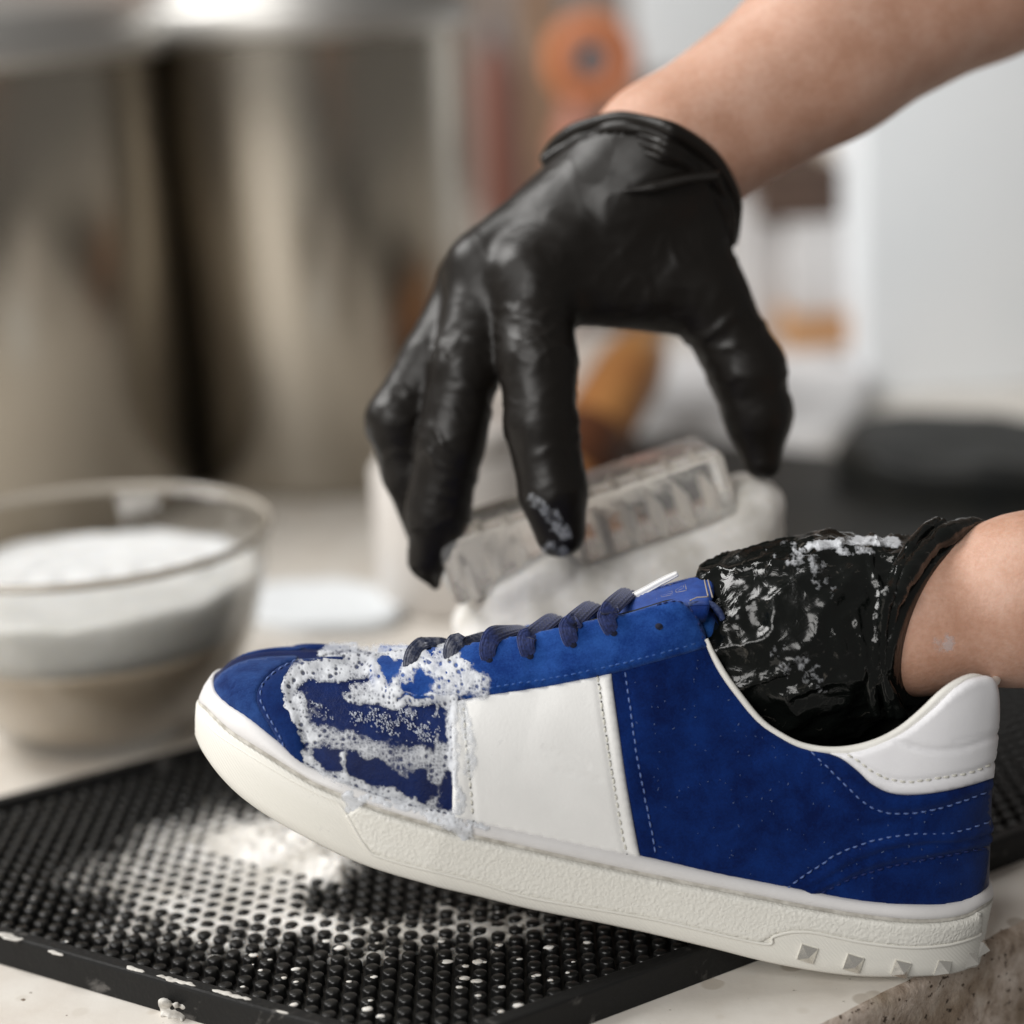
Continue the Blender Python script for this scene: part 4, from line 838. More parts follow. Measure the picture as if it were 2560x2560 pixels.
def lace(pts, end, m, wpx=40, nend=-.016):
    q = smoothcurve(pts, 6.); p = S_up(q[:, 0], q[:, 1]); nn = normals_px(S_up, q[:, 0], q[:, 1]); k = len(q)
    nn = norm(nn+eN_*.25); p = p+nn*np.interp(np.linspace(0, 1, k), [0, .12, .5, 1], [.0012, .0036, .0045, .0040])[:, None]
    pl = to_local(p); l1, h1 = LH(np.array([end[0]]), np.array([end[1]]), np.array([0.])); mid = np.array([l1[0], max(h1[0], hTong(l1[0])+.0012), 0]); 
    far = np.array([l1[0]+(l1[0]-pl[-1, 0])*.5, tong(l1[0], nend)+.0035, nend]); ctrl = np.vstack([pl[::4], pl[-1:] if (k-1) % 4 else pl[:0], mid[None], far[None]])
    c = smoothcurve(ctrl, .0007); P3 = W3(c[:, 0], c[:, 1], c[:, 2]); u = np.clip((.022-c[:, 2])/.022, 0, 1)[:, None]; Nv = norm(eN_*(1-u)+eH_*(u+.35))
    wv = np.interp(np.linspace(0, 1, len(c)), [0, .05, .2, .6, 1], [.55, .8, 1, 1, .9])*wpx*.785/F*1.15
    eyelet(float(pts[0][0]), float(pts[0][1])-3)
    return ribbon(P3, Nv, wv, .0023, m, 'lace')
lace([(1537, 1592), (1524, 1566), (1519, 1540), (1530, 1512)], (1570, 1482), M['lace'])
lace([(1436, 1622), (1427, 1596), (1426, 1572), (1438, 1546)], (1480, 1515), M['lace'])
lace([(1327, 1652), (1320, 1628), (1319, 1606), (1332, 1582)], (1385, 1546), M['lace'])
lace([(1227, 1664), (1224, 1643), (1230, 1620), (1248, 1600)], (1300, 1574), M['lace'])
lace([(1129, 1664), (1133, 1646), (1146, 1626), (1170, 1608)], (1225, 1590), M['lace_wet'], 38)
lace([(1024, 1688), (1034, 1668), (1050, 1646), (1072, 1626)], (1120, 1606), M['lace_wet'], 36)
# white lace end lying along the tongue
q = smoothcurve([(1572, 1508), (1610, 1488), (1650, 1466), (1690, 1446)], 5.); l, h = LH(q[:, 0], q[:, 1], np.full(len(q), .002)); P3 = W3(l, h+.002, np.full(len(q), .002)); ribbon(P3, np.tile(norm(eH_*.6+eN_), (len(q), 1)), np.interp(np.linspace(0, 1, len(q)), [0, .8, 1], [.0028, .0026, .002]), .0016, M['leather'], 'lace_end', 2)
# lint on the suede
mb = MB(); poly = np.array([(1570, 1700), (1750, 1640), (1900, 1830), (2080, 1900), (2180, 2000), (2440, 2040), (2440, 2230), (2100, 2240), (1650, 2140)], float)
k = 0
while k < 110:
    x, y = rng.uniform(1570, 2440), rng.uniform(1640, 2240)
    if not inpoly(np.array([[x, y]]), poly)[0]: continue
    a = rng.uniform(0, 3.14); Lq = rng.uniform(1.2, 3.5) if rng.random() < .88 else rng.uniform(4, 8); q = np.array([[x, y], [x+Lq*.5*math.cos(a), y+Lq*.5*math.sin(a)+1], [x+Lq*math.cos(a), y+Lq*math.sin(a)]])
    p = S_up(q[:, 0], q[:, 1])+eN_*.0017; mb.add(*cap_tube(p, rng.uniform(.00006, .00011), 4)); k += 1
mb.build('lint_specks', simple('lint', (.16, .22, .36), .9), shoe, kind='stuff')
# ================================================================== FOAM ON THE SHOE
K = .4451
def Zc(l): return [(440+x*K, 1400+y*K) for x, y in l]
pos_s = [([(1000, 545), (820, 610), (680, 670), (640, 740), (660, 830), (725, 930), (800, 1000)], 54, 1.25), ([(700, 640), (850, 660), (1000, 620), (1100, 590)], 54, .92), ([(690, 800), (720, 900)], 45, .9),
         ([(720, 960), (900, 990), (1100, 1060), (1300, 1110), (1480, 1130)], 76, .60), ([(740, 1090), (790, 1040)], 45, .7), ([(980, 770), (1200, 800), (1380, 800), (1500, 790)], 42, .95), ([(1020, 740), (1120, 720), (1180, 780)], 55, .85),
         ([(1040, 560), (1110, 640), (1150, 720), (1250, 760)], 62, 1.2), ([(1080, 545), (1250, 540), (1340, 560), (1450, 620)], 62, 1.3), ([(1330, 660), (1480, 640), (1600, 660), (1700, 730)], 75, 1.1), ([(1480, 720), (1600, 740), (1720, 750)], 50, .66), ([(1500, 560), (1620, 620)], 50, .9),
         ([(1540, 800), (1545, 1000), (1550, 1200), (1590, 1420)], 44, .95), ([(1460, 820), (1460, 1010)], 12, .6), ([(1480, 1050), (1450, 1200), (1440, 1380)], 50, .62), ([(1600, 830), (1640, 1000), (1640, 1200)], 40, .6),
         ([(740, 1130), (880, 1200), (1000, 1255), (1150, 1310), (1300, 1360), (1450, 1410), (1580, 1440)], 42, .95), ([(940, 1100), (955, 1160), (970, 1220)], 22, .95), ([(1150, 1180), (1300, 1190)], 30, .35),
         ([(815, 530), (880, 500), (960, 485), (1010, 500)], 30, 1.1), ([(860, 600), (980, 590)], 30, .6), ([(980, 1370), (1060, 1350), (1200, 1380), (1400, 1440), (1600, 1500), (1720, 1500)], 26, 1.0), ([(960, 1330), (1000, 1400)], 45, .95), ([(1560, 1480), (1640, 1530)], 48, 1.0),
         ([(780, 820), (900, 860), (1100, 900), (1300, 920)], 75, .30), ([(1050, 960), (1250, 1000), (1400, 980)], 60, .24), ([(600, 700), (640, 760), (690, 860), (730, 980)], 26, .5)]
neg_s = [([(1185, 630), (1200, 690)], 34, 1.6), ([(1390, 690), (1370, 750)], 42, 1.2), ([(820, 1100), (900, 1160)], 42, 1.5), ([(1010, 1150), (1150, 1210), (1300, 1270), (1420, 1290)], 42, 1.5), ([(1520, 1220), (1525, 1340)], 22, 1.4), ([(790, 760), (860, 770), (960, 740)], 40, .5), ([(900, 870), (1100, 930), (1350, 960), (1450, 930)], 60, .45), ([(1500, 880), (1500, 980)], 22, .9), ([(1240, 775), (1340, 790), (1430, 800)], 10, .9)]
st = 1.9; gx, gy = np.meshgrid(np.arange(690, 1270, st), np.arange(1604, 2110, st), indexing='ij'); q = np.stack([gx.ravel(), gy.ravel()], 1)
qn = q+np.stack([fbm(np.c_[q/34, q[:, :1]*0], 3, 41), fbm(np.c_[q/34, q[:, :1]*0+9], 3, 42)], 1)*16
den = np.zeros(len(q))
for l, r, dn in pos_s: den = np.maximum(den, min(dn, 1.02)*np.clip(1.16-(segdist(qn, smoothcurve(Zc(l), 8.))/(r*K*.95))**2*.85, 0, 1.0))
den2 = np.zeros(len(q))
for l, r, dn in pos_s: den2 = np.maximum(den2, min(dn, 1)*np.exp(-(segdist(qn, smoothcurve(Zc(l), 8.))/(r*K*1.25))**2))
for l, r, dn in neg_s: den2 *= 1-np.clip(dn, 0, .9)*np.exp(-(segdist(qn, smoothcurve(Zc(l), 8.))/(r*K))**2*1.1)
for l, r, dn in neg_s: den -= dn*np.exp(-(segdist(qn, smoothcurve(Zc(l), 8.))/(r*K))**2*1.1)
a1, a2, id1 = worley(q+.15*(qn-q), 17., 3); b1, b2, id2 = worley(q, 9., 4); c1_, c2_, id3 = worley(q, 5.2, 6)
fine = fbm(np.c_[q/8, q[:, :1]*0], 2, 43); mid = fbm(np.c_[q/24, q[:, :1]*0], 3, 44)
wall = np.maximum.reduce([np.clip(1-(a2-a1)/3.4, 0, 1)*.95, np.clip(1-(b2-b1)/2.4, 0, 1)*.8, np.clip(1-(c2_-c1_)/1.9, 0, 1)*.5])
thr = .42; val = den+.30*mid+.10*fine
sst = lambda x, lo, hi: (lambda t: t*t*(3-2*t))(np.clip((x-lo)/(hi-lo), 0, 1))
thick = sst(val, .50, 1.0); thinz = sst(val, .10, .55)
hole1 = np.clip((1.8+5.0*id1**2-a1)/1.8, 0, 1)*(id1 > .3+.35*thick); hole2 = np.clip((1.0+2.4*id2-b1)/1.4, 0, 1)*(id2 > .4+.35*thick)
S = S_any(q[:, 0], q[:, 1]); Nn = normals_px(S_any, q[:, 0], q[:, 1], 4.)
und = np.where(inpoly(q, np.array([(922, 1650), (922, 1700), (940, 1728), (990, 1752), (1100, 1760), (1290, 1740), (1290, 1560), (1100, 1620)])), .0030, np.where((q[:, 0] > 1126) & (q[:, 1] < 2040), .0020, .0003))
mg = np.array([(716, 1884), (702, 1862), (682, 1825), (657, 1784), (643, 1750), (648, 1722), (668, 1694), (700, 1668), (745, 1650), (885, 1652), (796, 1666), (733, 1690), (722, 1716), (725, 1756), (747, 1803), (769, 1916)], float)
und = np.maximum(und, np.where(inpoly(q, mg), .0014, 0)).reshape(gx.shape)
for _ in range(3):
    kb = np.ones(7)/7; und = np.apply_along_axis(lambda z: np.convolve(np.pad(z, 3, 'edge'), kb, 'valid'), 0, und); und = np.apply_along_axis(lambda z: np.convolve(np.pad(z, 3, 'edge'), kb, 'valid'), 1, und)
und = und.ravel()
soft = fbm(np.c_[q/14, q[:, :1]*0], 2, 46)
cov = thick*np.clip(.80+.30*mid, .5, .92)*(1-.85*hole1)*(1-.6*hole2)+(1-thick)*thinz*(.16+.70*wall)*(1-.8*hole1)
cov = np.maximum(cov, np.clip(den2*.26+.14*mid-.10, 0, .25)*(1-.7*hole1))
cov = np.where((q[:, 0] > 1126) & (den < .5), cov*.5, cov); cov[cov < .06] = 0
hgt = und+.0001+np.clip(den-.4, 0, .7)*.0005*cov+.0002*soft*np.clip(den, 0, 1)+.00004*wall
V = S+Nn*hgt[:, None]; keepv = cov > .05; f = np.array(gridfaces(*gx.shape)); f = f[keepv[f].any(1)]
used = np.unique(f); rm = np.full(len(V), -1); rm[used] = np.arange(len(used))
tf = mesh('toe_foam', V[used], rm[f], M['film']); at = tf.data.attributes.new('cover', 'FLOAT', 'POINT'); at.data.foreach_set('value', np.ascontiguousarray(cov[used], dtype=np.float32))
tag(tf, 'white bubbly soap foam streaked over the toe and front laces of the blue sneaker', 'foam', kind='stuff')
# wet droplets on the soaped suede
it = []; wz = inpoly(q, np.array(Zc([(740, 790), (900, 840), (1200, 830), (1480, 860), (1490, 1040), (1300, 1010), (1050, 950), (860, 900)]))); wz2 = (den > .1) & (den < .6) & (val < thr) & (q[:, 0] < 1110) & (q[:, 1] < np.interp(q[:, 0], [p_[0] for p_ in A_px], [p_[1] for p_ in A_px])-12)
kx = np.r_[rng.choice(np.argwhere(wz & (cov < .3) & (mid+fine*.3 > -.05)).ravel(), 420), rng.choice(np.argwhere(wz2).ravel(), 160)]
ta = norm(eH_*.8-eLs*.6)
for i_, k in enumerate(kx):
    n = Nn[k]; r = rng.uniform(.00009, .0002); m_ = 3 if (i_ < 420 and rng.random() < .55) else 1
    for s in range(m_): it.append((S[k]+n*.0004+ta*(s-.5*(m_-1))*r*1.5, r*1.05, r*1.05, r*1.05))
M['drop'] = simple('suds droplet', (.62, .66, .75), .25)
blobmesh('suds_droplets', it, M['drop'], 15, 'tiny wet suds droplets beaded on the blue suede toe', 'droplets')
# ================================================================== PERSON
person = empty('person', P(2300, 900, .9), 'person in black rubber gloves, one hand gripping a clear brush, the other inside the sneaker', 'person')
def chainfield(items, k):
    def fn(X):
        d = None
        for it in items:
            a, b, ra, rb = it[:4]; kk = it[4] if len(it) > 4 else k
            c = cone(X, a, b, ra, rb); d = c if d is None else smin(d, c, kk)
        return d
    return fn
def px3(x, y, d): return P(np.array([x]), np.array([y]), np.array([d]))[0]
def R_(r, d): return r*d/F
def seg(x0, y0, d0, r0, x1, y1, d1, r1, *k): return (px3(x0, y0, d0), px3(x1, y1, d1), R_(r0, d0), R_(r1, d1), *k)
def bounds(items, pad=.006):
    P0 = np.array([np.r_[i[0]-i[2], i[0]+i[2]] for i in items]+[np.r_[i[1]-i[3], i[1]+i[3]] for i in items]); return P0[:, :3].min(0)-pad, P0[:, 3:].max(0)+pad
def film_on(V, f, Nv, strokes, off, sub_, name, label, cat, gain=1., seed=0, mat='film', back=True):
    """thin film of suds following the surface it clings to; strokes are measured in the picture and only the side facing out is kept"""
    f = np.asarray(f); x, y, _ = proj(V); dn = np.zeros(len(V))
    def dens(x, y):
        q = np.stack([x, y], 1); r_ = np.zeros(len(q))
        for l, r, g_ in strokes: r_ = np.maximum(r_, g_*np.clip(1.2-(segdist(q, smoothcurve(l, 6.))/r)**2, 0, 1))
        return r_
    fc = f[(dens(x[f].mean(1), y[f].mean(1)) > 0) & ((Nv[f].mean(1)@fw) < .1)]
    t = np.linspace(0, 1, sub_+1); s, u = np.meshgrid(t, t, indexing='ij'); wts = np.stack([(1-s)*(1-u), s*(1-u), s*u, (1-s)*u], -1).reshape(-1, 4)
    P_ = np.einsum('kc,fcd->fkd', wts, V[fc]).reshape(-1, 3); N_ = norm(np.einsum('kc,fcd->fkd', wts, Nv[fc]).reshape(-1, 3))
    x, y, _ = proj(P_); n_ = fbm(np.c_[x/16, y/16, x*0+seed], 4, 101); n2 = ridged(np.c_[x/7, y/7, x*0+seed], 102)
    cv = np.clip((dens(x, y)*1.1+n_*.9+n2*.18-.35)*1.5, 0, 1)*gain; P_ = P_+N_*(off+.0003*cv[:, None])
    k = (sub_+1)**2; gf = np.array(gridfaces(sub_+1, sub_+1)); F_ = (gf[None]+np.arange(len(fc))[:, None, None]*k).reshape(-1, 4); F_ = F_[cv[F_].max(1) > .03]
    us_ = np.unique(F_); rm_ = np.full(len(P_), -1); rm_[us_] = np.arange(len(us_)); o = mesh(name, P_[us_], rm_[F_], M[mat])
    at = o.data.attributes.new('cover', 'FLOAT', 'POINT'); at.data.foreach_set('value', np.ascontiguousarray(cv[us_], dtype=np.float32)); return tag(o, label, cat, kind='stuff')
# ---- upper forearm
arm = [seg(1560, 470, .865, 150, 1660, 400, .87, 182), seg(1660, 400, .87, 182, 2060, 130, .885, 212), seg(2060, 130, .885, 212, 2460, -130, .90, 262), seg(2460, -130, .90, 262, 2900, -380, .93, 290)]
lo, hi = bounds(arm); V, f = surfnet(chainfield(arm, .012), lo, hi, .0032); mesh('forearm', V, f, M['skin'], person)
M['sleeve'] = simple('dark sleeve cloth', (.015, .014, .013), .9, (.025, .023, .02), 200, (900, .0003))
slv = [seg(2600, -205, .906, 290, 2920, -400, .93, 310)]; lo, hi = bounds(slv); V, f = surfnet(chainfield(slv, .01), lo, hi, .004); mesh('sleeve', V, f, M['sleeve'], person)
# ---- upper glove
g = []
WR = (1600, 470, .868)
g += [seg(1590, 440, .868, 150, 1480, 560, .866, 150), seg(1480, 560, .866, 150, 1330, 690, .850, 92), seg(1480, 500, .868, 130, 1215, 660, .862, 90), seg(1500, 520, .874, 120, 1180, 700, .876, 85),  # back of the hand
      seg(1600, 520, .868, 160, 1700, 640, .866, 110), seg(1640, 470, .868, 165, 1720, 560, .868, 120), seg(1420, 640, .858, 120, 1640, 700, .864, 110), seg(1560, 640, .864, 120, 1760, 740, .864, 92),
      seg(1360, 730, .852, 86, 1640, 745, .862, 74)]
g += [seg(1330, 690, .850, 94, 1345, 900, .838, 98), seg(1345, 900, .838, 99, 1352, 1060, .834, 90, .003), seg(1352, 1060, .834, 90, 1382, 1230, .834, 84, .003), seg(1382, 1230, .834, 84, 1400, 1330, .836, 64, .003)]       # index
g += [seg(1215, 690, .862, 92, 1165, 920, .852, 86, .006), seg(1165, 920, .852, 86, 1125, 1110, .852, 84, .003), seg(1125, 1110, .852, 82, 1095, 1280, .858, 80, .003), seg(1095, 1280, .858, 78, 1068, 1400, .862, 48, .003), seg(1068, 1400, .862, 44, 1088, 1462, .864, 13, .003)]  # middle
g += [seg(1180, 720, .876, 84, 1085, 900, .868, 80, .0035), seg(1085, 900, .868, 80, 992, 1050, .866, 76, .0035), seg(992, 1050, .866, 76, 1020, 1180, .872, 64, .0035), seg(1020, 1180, .872, 64, 1062, 1320, .878, 50, .0035)]   # ring
g += [seg(1240, 740, .892, 70, 1130, 900, .89, 66, .0035), seg(1130, 900, .89, 66, 1080, 1040, .892, 60, .0035), seg(1080, 1040, .892, 60, 1110, 1180, .896, 48, .0035)]                                     # little finger behind
g += [seg(1760, 730, .864, 96, 1868, 925, .866, 96), seg(1868, 925, .866, 96, 1895, 1040, .868, 84, .003), seg(1895, 1040, .868, 84, 1906, 1150, .868, 48, .003)]                                                    # thumb
g += [seg(1640, 400, .869, 198, 1560, 500, .867, 178), seg(1760, 330, .872, 196, 1640, 400, .869, 198)]
pl0, pl1, pl2 = px3(1368, 392, .868), px3(1835, 600, .866), px3(1574, 292, .830); pn_ = norm(np.cross(pl1-pl0, pl2-pl0)); pn_ = pn_ if pn_@(px3(2000, 100, .88)-pl0) > 0 else -pn_
gf = chainfield(g, .009); lo, hi = bounds(g); V, f = surfnet(lambda X: np.maximum(gf(X), (X-pl0)@pn_), lo, hi, .0013)
Nv = vnormals(V, f)
if (Nv*(V-V.mean(0))).sum() < 0: Nv = -Nv
# wrinkles: fine creases across the joints, long tension folds over the back
def crease(V, c, ax, rad, freq, amp, seed):
    c = np.asarray(c); d = np.linalg.norm(V-c, axis=1); t = (V-c)@norm(np.asarray(ax)); wv = fbm(V*90, 2, seed)*1.6
    return 1.05*amp*np.exp(-(d/rad)**2)*(np.clip(np.sin(t*freq+wv*3.5), -.2, 1)**2*1.0-.3)*np.clip(.35+1.6*vnoise(V*70, seed+9), 0, 1)
wbl = fbm(V*45, 2, 50); tens = ridged(np.stack([V[:, 0]*60-V[:, 2]*95+wbl*.8, V[:, 0]*22+V[:, 2]*14, V[:, 1]*30], 1), 53); dsp = .0003*fbm(V*40, 2, 51)+.0009*np.clip(tens-.55, 0, 1)*np.clip(vnoise(V*38, 54)*1.5+.3, 0, 1)+.0003*np.clip(ridged(V*[110, 110, 38]+wbl[:, None]*1.2, 52), .3, 1)
for (x, y, d, x2, y2, rad, fr, am_, sd) in ((1345, 880, .838, 1345, 980, .022, 700, .0011, 1), (1352, 1060, .834, 1370, 1140, .018, 650, .0010, 2), (1390, 1240, .834, 1395, 1300, .014, 800, .0007, 3), (1140, 1080, .85, 1100, 1240, .024, 520, .0013, 4), (1160, 930, .852, 1130, 1080, .024, 420, .0010, 5),
                                    (1868, 925, .866, 1890, 1010, .02, 560, .0011, 6), (1780, 780, .86, 1880, 930, .026, 420, .0013, 7), (1090, 1290, .858, 1075, 1380, .016, 600, .0010, 8), (1000, 1050, .866, 1010, 1150, .02, 480, .0010, 9), (1400, 780, .85, 1380, 860, .024, 420, .0011, 10), (1620, 720, .862, 1600, 800, .03, 340, .0010, 11)):
    dsp += crease(V, px3(x, y, d), px3(x2, y2, d)-px3(x, y, d), rad, fr, am_, 60+sd)
V = V+Nv*dsp[:, None]
V1, f1, N1 = V, f, Nv
glove = mesh('glove', V, f, M['glove'], person)
glove['label'] = 'dry black rubber glove gripping the clear brush'
# rolled cuff and loose folds
cu = smoothcurve([(1368, 392), (1400, 352), (1475, 312), (1574, 296), (1690, 330), (1785, 402), (1838, 500), (1832, 600)], 10.); dd = np.interp(np.linspace(0, 1, len(cu)), [0, .5, 1], [.868, .8295, .866])
mb = MB(); fr = P(cu[:, 0], cu[:, 1], dd); u = np.linspace(0, 1, len(cu))
back = smoothcurve([(1832, 600), (1800, 590), (1650, 480), (1470, 400), (1368, 392)], 10.); bk = P(back[:, 0], back[:, 1], np.interp(np.linspace(0, 1, len(back)), [0, .5, 1], [.866, .905, .868]))
ring = np.vstack([fr, bk[1:-1]]); k = len(ring); rr = R_(17, .86)*(1+.35*fbm(np.c_[np.arange(k)/9, np.zeros(k), np.zeros(k)], 2, 71))
mb.add(*cap_tube(np.vstack([ring, ring[:1]]), np.r_[rr, rr[:1]], 12))
for off, r in ((14, 18), (30, 13), (50, 16), (70, 9)):
    c2 = smoothcurve([(1362+off*.2, 402+off*.3), (1410, 360+off), (1490, 318+off), (1585, 306+off), (1690, 344+off), (1775-off*.2, 420+off*.8), (1826-off*.3, 510+off*.5), (1822, 610)], 10.); p = P(c2[:, 0], c2[:, 1], np.interp(np.linspace(0, 1, len(c2)), [0, .5, 1], [.866, .8315, .862])); mb.add(*cap_tube(p, R_(r, .86)*(1+.6*fbm(np.c_[np.arange(len(p))/7, np.zeros(len(p)), np.zeros(len(p))+off], 2, 72)), 10))
mb.build('cuff', M['glove'], glove)
fo = smoothcurve([(1560, 478), (1640, 468), (1720, 448), (1800, 440)], 8.); p = P(fo[:, 0], fo[:, 1], np.full(len(fo), .8325)); mbf = MB(); V, f = cap_tube(p, R_(15, .84)*np.interp(np.linspace(0, 1, len(p)), [0, .3, 1], [.2, 1, .9]), 8); mesh('glove_fold', V, f, M['glove'], glove)
# ---- lower forearm, in the shoe
dA2 = .782
arm2 = [seg(2180, 1590, dA2, 150, 2300, 1560, dA2, 165), seg(2300, 1560, dA2, 165, 2560, 1500, dA2, 203), seg(2560, 1500, dA2, 203, 3000, 1400, dA2+.01, 235)]
lo, hi = bounds(arm2); V, f = surfnet(chainfield(arm2, .01), lo, hi, .0026); V3_, f3_, N3_ = V, f, vnormals(V, f); N3_ = N3_ if (N3_*(V-V.mean(0))).sum() > 0 else -N3_; mesh('forearm', V, f, M['skin'], person)
h2 = [seg(2480, 1520, dA2, 200, 2270, 1565, dA2, 180), seg(2270, 1565, dA2, 180, 2160, 1575, dA2, 184), seg(2160, 1575, dA2, 184, 1960, 1600, dA2, 200), seg(1960, 1600, dA2, 200, 1790, 1660, dA2+.004, 190), seg(2020, 1540, dA2-.004, 172, 1850, 1560, dA2+.002, 150), seg(1960, 1640, dA2, 150, 1960, 1780, dA2, 110), seg(2160, 1600, dA2, 140, 2080, 1760, dA2+.002, 90),
      seg(1800, 1640, dA2+.004, 150, 1500, 1800, dA2+.012, 110), seg(2230, 1480, dA2, 110, 2080, 1460, dA2, 110)]
pl0, pl1, pl2 = px3(2450, 1312, dA2+.004), px3(2216, 1640, dA2-.034), px3(2285, 1800, dA2); pn_ = norm(np.cross(pl1-pl0, pl2-pl0)); pn_ = pn_ if pn_@(px3(2900, 1500, dA2)-pl0) > 0 else -pn_
hf = chainfield(h2, .01); lo, hi = bounds(h2); V, f = surfnet(lambda X: np.maximum(hf(X), (X-pl0)@pn_), lo, hi, .0011); Nv = vnormals(V, f)
if (Nv*(V-V.mean(0))).sum() < 0: Nv = -Nv
xx, yy, _d = proj(V); ang = math.radians(24)
uu = (xx*math.cos(ang)-yy*math.sin(ang))*.00015; vv = (xx*math.sin(ang)+yy*math.cos(ang))*.00015
ql = np.stack([uu, vv, V[:, 1]], 1)
wob = fbm(V*70, 3, 81)
fold = ridged(np.stack([uu*34+wob*.5, vv*88+wob*.8, V[:, 1]*60], 1), 82); fold2 = ridged(np.stack([uu*150+wob, vv*230+wob, V[:, 1]*120], 1), 83)
v3 = ridged(np.stack([(xx*.00015)*190+wob*1.2, (yy*.00015)*50, V[:, 1]*60], 1), 84)
wr = np.clip((xx-2040)/120, 0, 1)
dsp = (1-wr)*(.0030*np.clip(fold, 0, 1)**2+.0003*np.clip(fold2, 0, 1))+wr*(.0024*np.clip(v3, 0, 1)**1.5+.0006*np.clip(fold2, 0, 1))+.0012*wob
dsp *= np.clip(-((V-pl0)@pn_)/.006, 0, 1)
V = V+Nv*dsp[:, None]
# loosen the glove over the wrist
V2_, f2_, N2_ = V, f, Nv
glove2 = mesh('glove', V, f, M['glove_wet'], person); glove2['label'] = 'wet wrinkled black rubber glove inside the sneaker'
cf = smoothcurve([(2468, 1318), (2440, 1308), (2400, 1322), (2345, 1352), (2300, 1395), (2262, 1450), (2235, 1510), (2220, 1580), (2214, 1650), (2226, 1720), (2256, 1790)], 8.); n = len(cf); u = np.linspace(0, 1, n)
pf = P(cf[:, 0], cf[:, 1], np.interp(u, [0, .15, .5, 1], [dA2+.01, dA2-.006, dA2-.033, dA2-.012])); rr = np.interp(u, [0, .1, .3, .6, 1], [10, 26, 26, 20, 14])*dA2/F*(1+.35*fbm(np.c_[u*24, u*0, u*0], 2, 91))
bkc = P(np.array([2256, 2330, 2430, 2480, 2468.]), np.array([1790, 1700, 1480, 1340, 1318.]), np.array([dA2-.012, dA2+.02, dA2+.036, dA2+.03, dA2+.01]))
mb = MB(); mb.add(*cap_tube(np.vstack([pf, smoothcurve(bkc, .003)[1:]]), np.r_[rr, np.full(len(smoothcurve(bkc, .003))-1, .0016)], 10))
for k_, (sh, r) in enumerate(((26, 15), (50, 12), (76, 13))):
    c = cf.copy(); c[:, 0] -= sh*(.6+.4*np.sin(u*5+k_)); c[:, 1] -= sh*.25*(1-u); p = P(c[:, 0], c[:, 1], np.interp(u, [0, .2, .5, 1], [dA2+.006, dA2-.01, dA2-.0345, dA2-.02])); mb.add(*cap_tube(p[8:], r*dA2/F*(1+.4*fbm(np.c_[u[8:]*18, u[8:]*0+k_, u[8:]*0], 2, 92)), 8))
V = np.concatenate(mb.v); V = V+(fbm(V*260, 3, 93)*.0010)[:, None]*(-fw)
mesh('cuff', V, mb.f, M['glove_wet'], glove2)
# thin suds left on the wet glove, the forearm and the fingertip
film_on(V2_, f2_, N2_, [([(2025, 1366), (2080, 1362), (2130, 1352), (2190, 1356), (2240, 1358)], 14, .9), ([(1950, 1372), (2030, 1420), (2060, 1470)], 30, .22), ([(2100, 1378), (2180, 1378)], 12, .45), ([(1960, 1640), (2040, 1700)], 34, .16)], .0003, 4, 'glove_suds', 'pale suds smeared along the top of the wet glove inside the sneaker', 'foam', .72, 3)
film_on(V3_, f3_, N3_, [([(2345, 1612), (2372, 1608)], 22, .8)], .0001, 8, 'soap_spot', 'small pale soap splash drying on the lower forearm', 'soap', .34, 5)
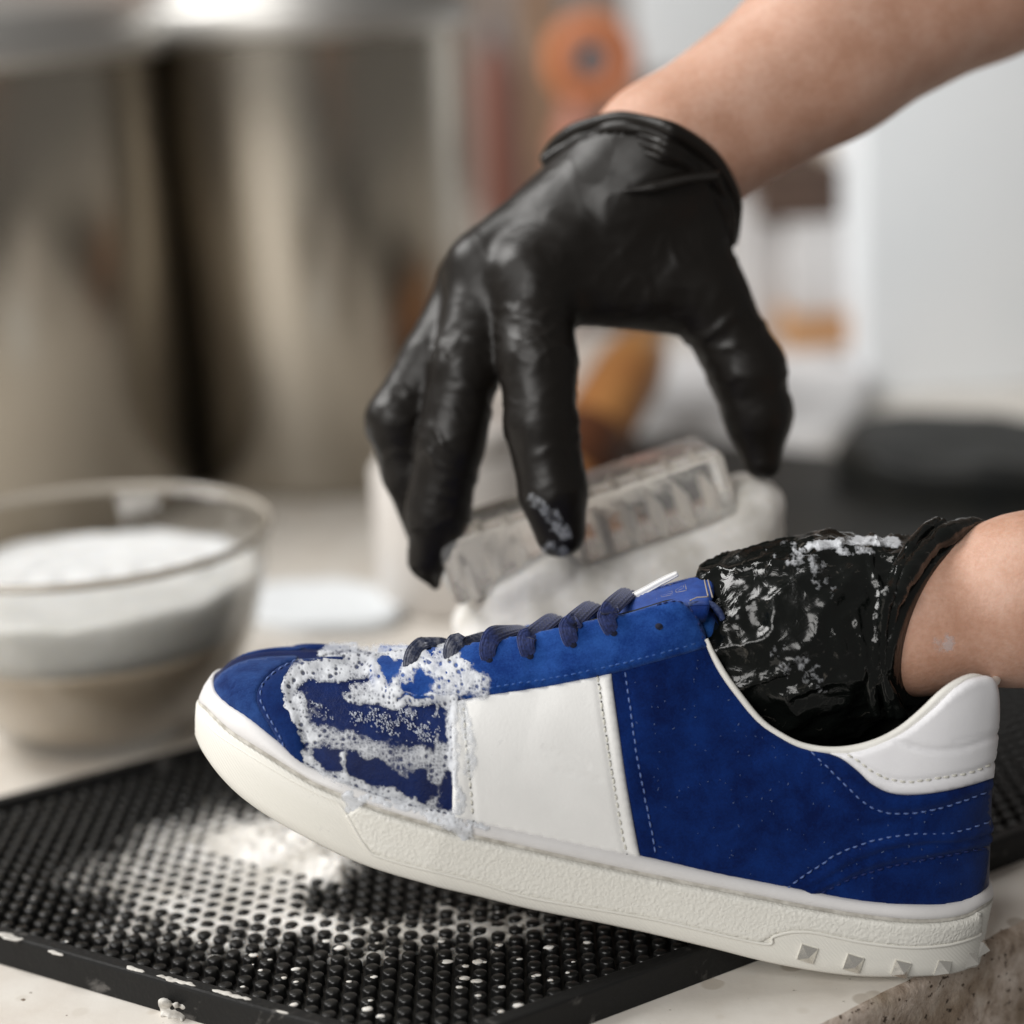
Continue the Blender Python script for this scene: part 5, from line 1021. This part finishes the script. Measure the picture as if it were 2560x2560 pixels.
# ================================================================== BRUSH
e1 = norm(px3(1807, 1133, .862)-px3(1096, 1366, .852)); e3 = norm(np.array([0, 1, -.04])-e1*(np.array([0, 1, -.04])@e1)); e2 = np.cross(e3, e1); e2 = e2 if e2[2] > 0 else -e2
bl = px3(1096, 1366, .852); br = px3(1807, 1133, .862); BL = np.linalg.norm(br-bl); BH, BD = .026, .05
Rb = np.stack([e1, e3, e2], 1); ctr = bl+e1*BL/2-e2*BH/2+e3*BD/2
brush = empty('scrub_brush', ctr-e2*.04, 'clear acrylic scrub brush with pale bristle tufts held by the black glove', 'brush')
V, f = box(ctr, (BL, BD, BH), Rb, .0016); mesh('handle', V, f, M['acrylic'], brush)
for i in range(10):
    for j in range(3):
        c = bl+e1*(BL*(i+.8)/10.4)+e3*(.010+j*.015); V, f = lathe([(0, -.0125), (.0010, -.0125), (.0016, -.0145), (.0018, -.025), (.0034, -.045), (0, -.045)], c, 12, np.stack([e1, e3, e2], 1)); o = mesh('bristle_tuft', V, f, M['tuft'], brush)
lt = []
for t, dn, r in ((.06, .046, .011), (.2, .044, .015), (.36, .046, .017), (.52, .045, .0175), (.68, .044, .017), (.84, .043, .016), (.98, .042, .015)):
    lt.append((bl+e1*BL*t+e3*.012-e2*dn, bl+e1*BL*t+e3*.042-e2*dn, r, r*.95))
lt += [(bl+e1*BL*.1+e3*.008-e2*.056, bl+e1*BL*.95+e3*.015-e2*.052, .017, .020), (bl+e1*BL*.05+e3*.02-e2*.075, bl+e1*BL*.6+e3*.02-e2*.07, .02, .02),
       (bl+e1*(BL+.009)+e3*.010-e2*.028, bl+e1*(BL+.009)+e3*.034-e2*.030, .0125, .012), (bl+e1*BL*.16+e3*.004-e2*.026, bl+e1*BL*.36+e3*.004-e2*.023, .0055, .007)]
lo, hi = bounds(lt, .004); V, f = surfnet(chainfield(lt, .012), lo, hi, .0017); Nv = vnormals(V, f)
if (Nv*(V-V.mean(0))).sum() < 0: Nv = -Nv
V = V+Nv*(.0014*fbm(V*60, 3, 95)+.0003*fbm(V*330, 2, 96))[:, None]
tag(mesh('brush_lather', V, f, M['lather']), 'thick creamy lather hanging under the clear brush behind the sneaker', 'foam', kind='stuff')
film_on(V1, f1, N1, [([(1345, 1258), (1370, 1278), (1396, 1308), (1412, 1330)], 22, .72), ([(1330, 1245), (1350, 1262)], 12, .6), ([(1372, 1370), (1400, 1378)], 22, .55)], .0003, 4, 'fingertip_suds', 'grey patch of suds on the tip of the gloved index finger', 'foam', .3, 7)
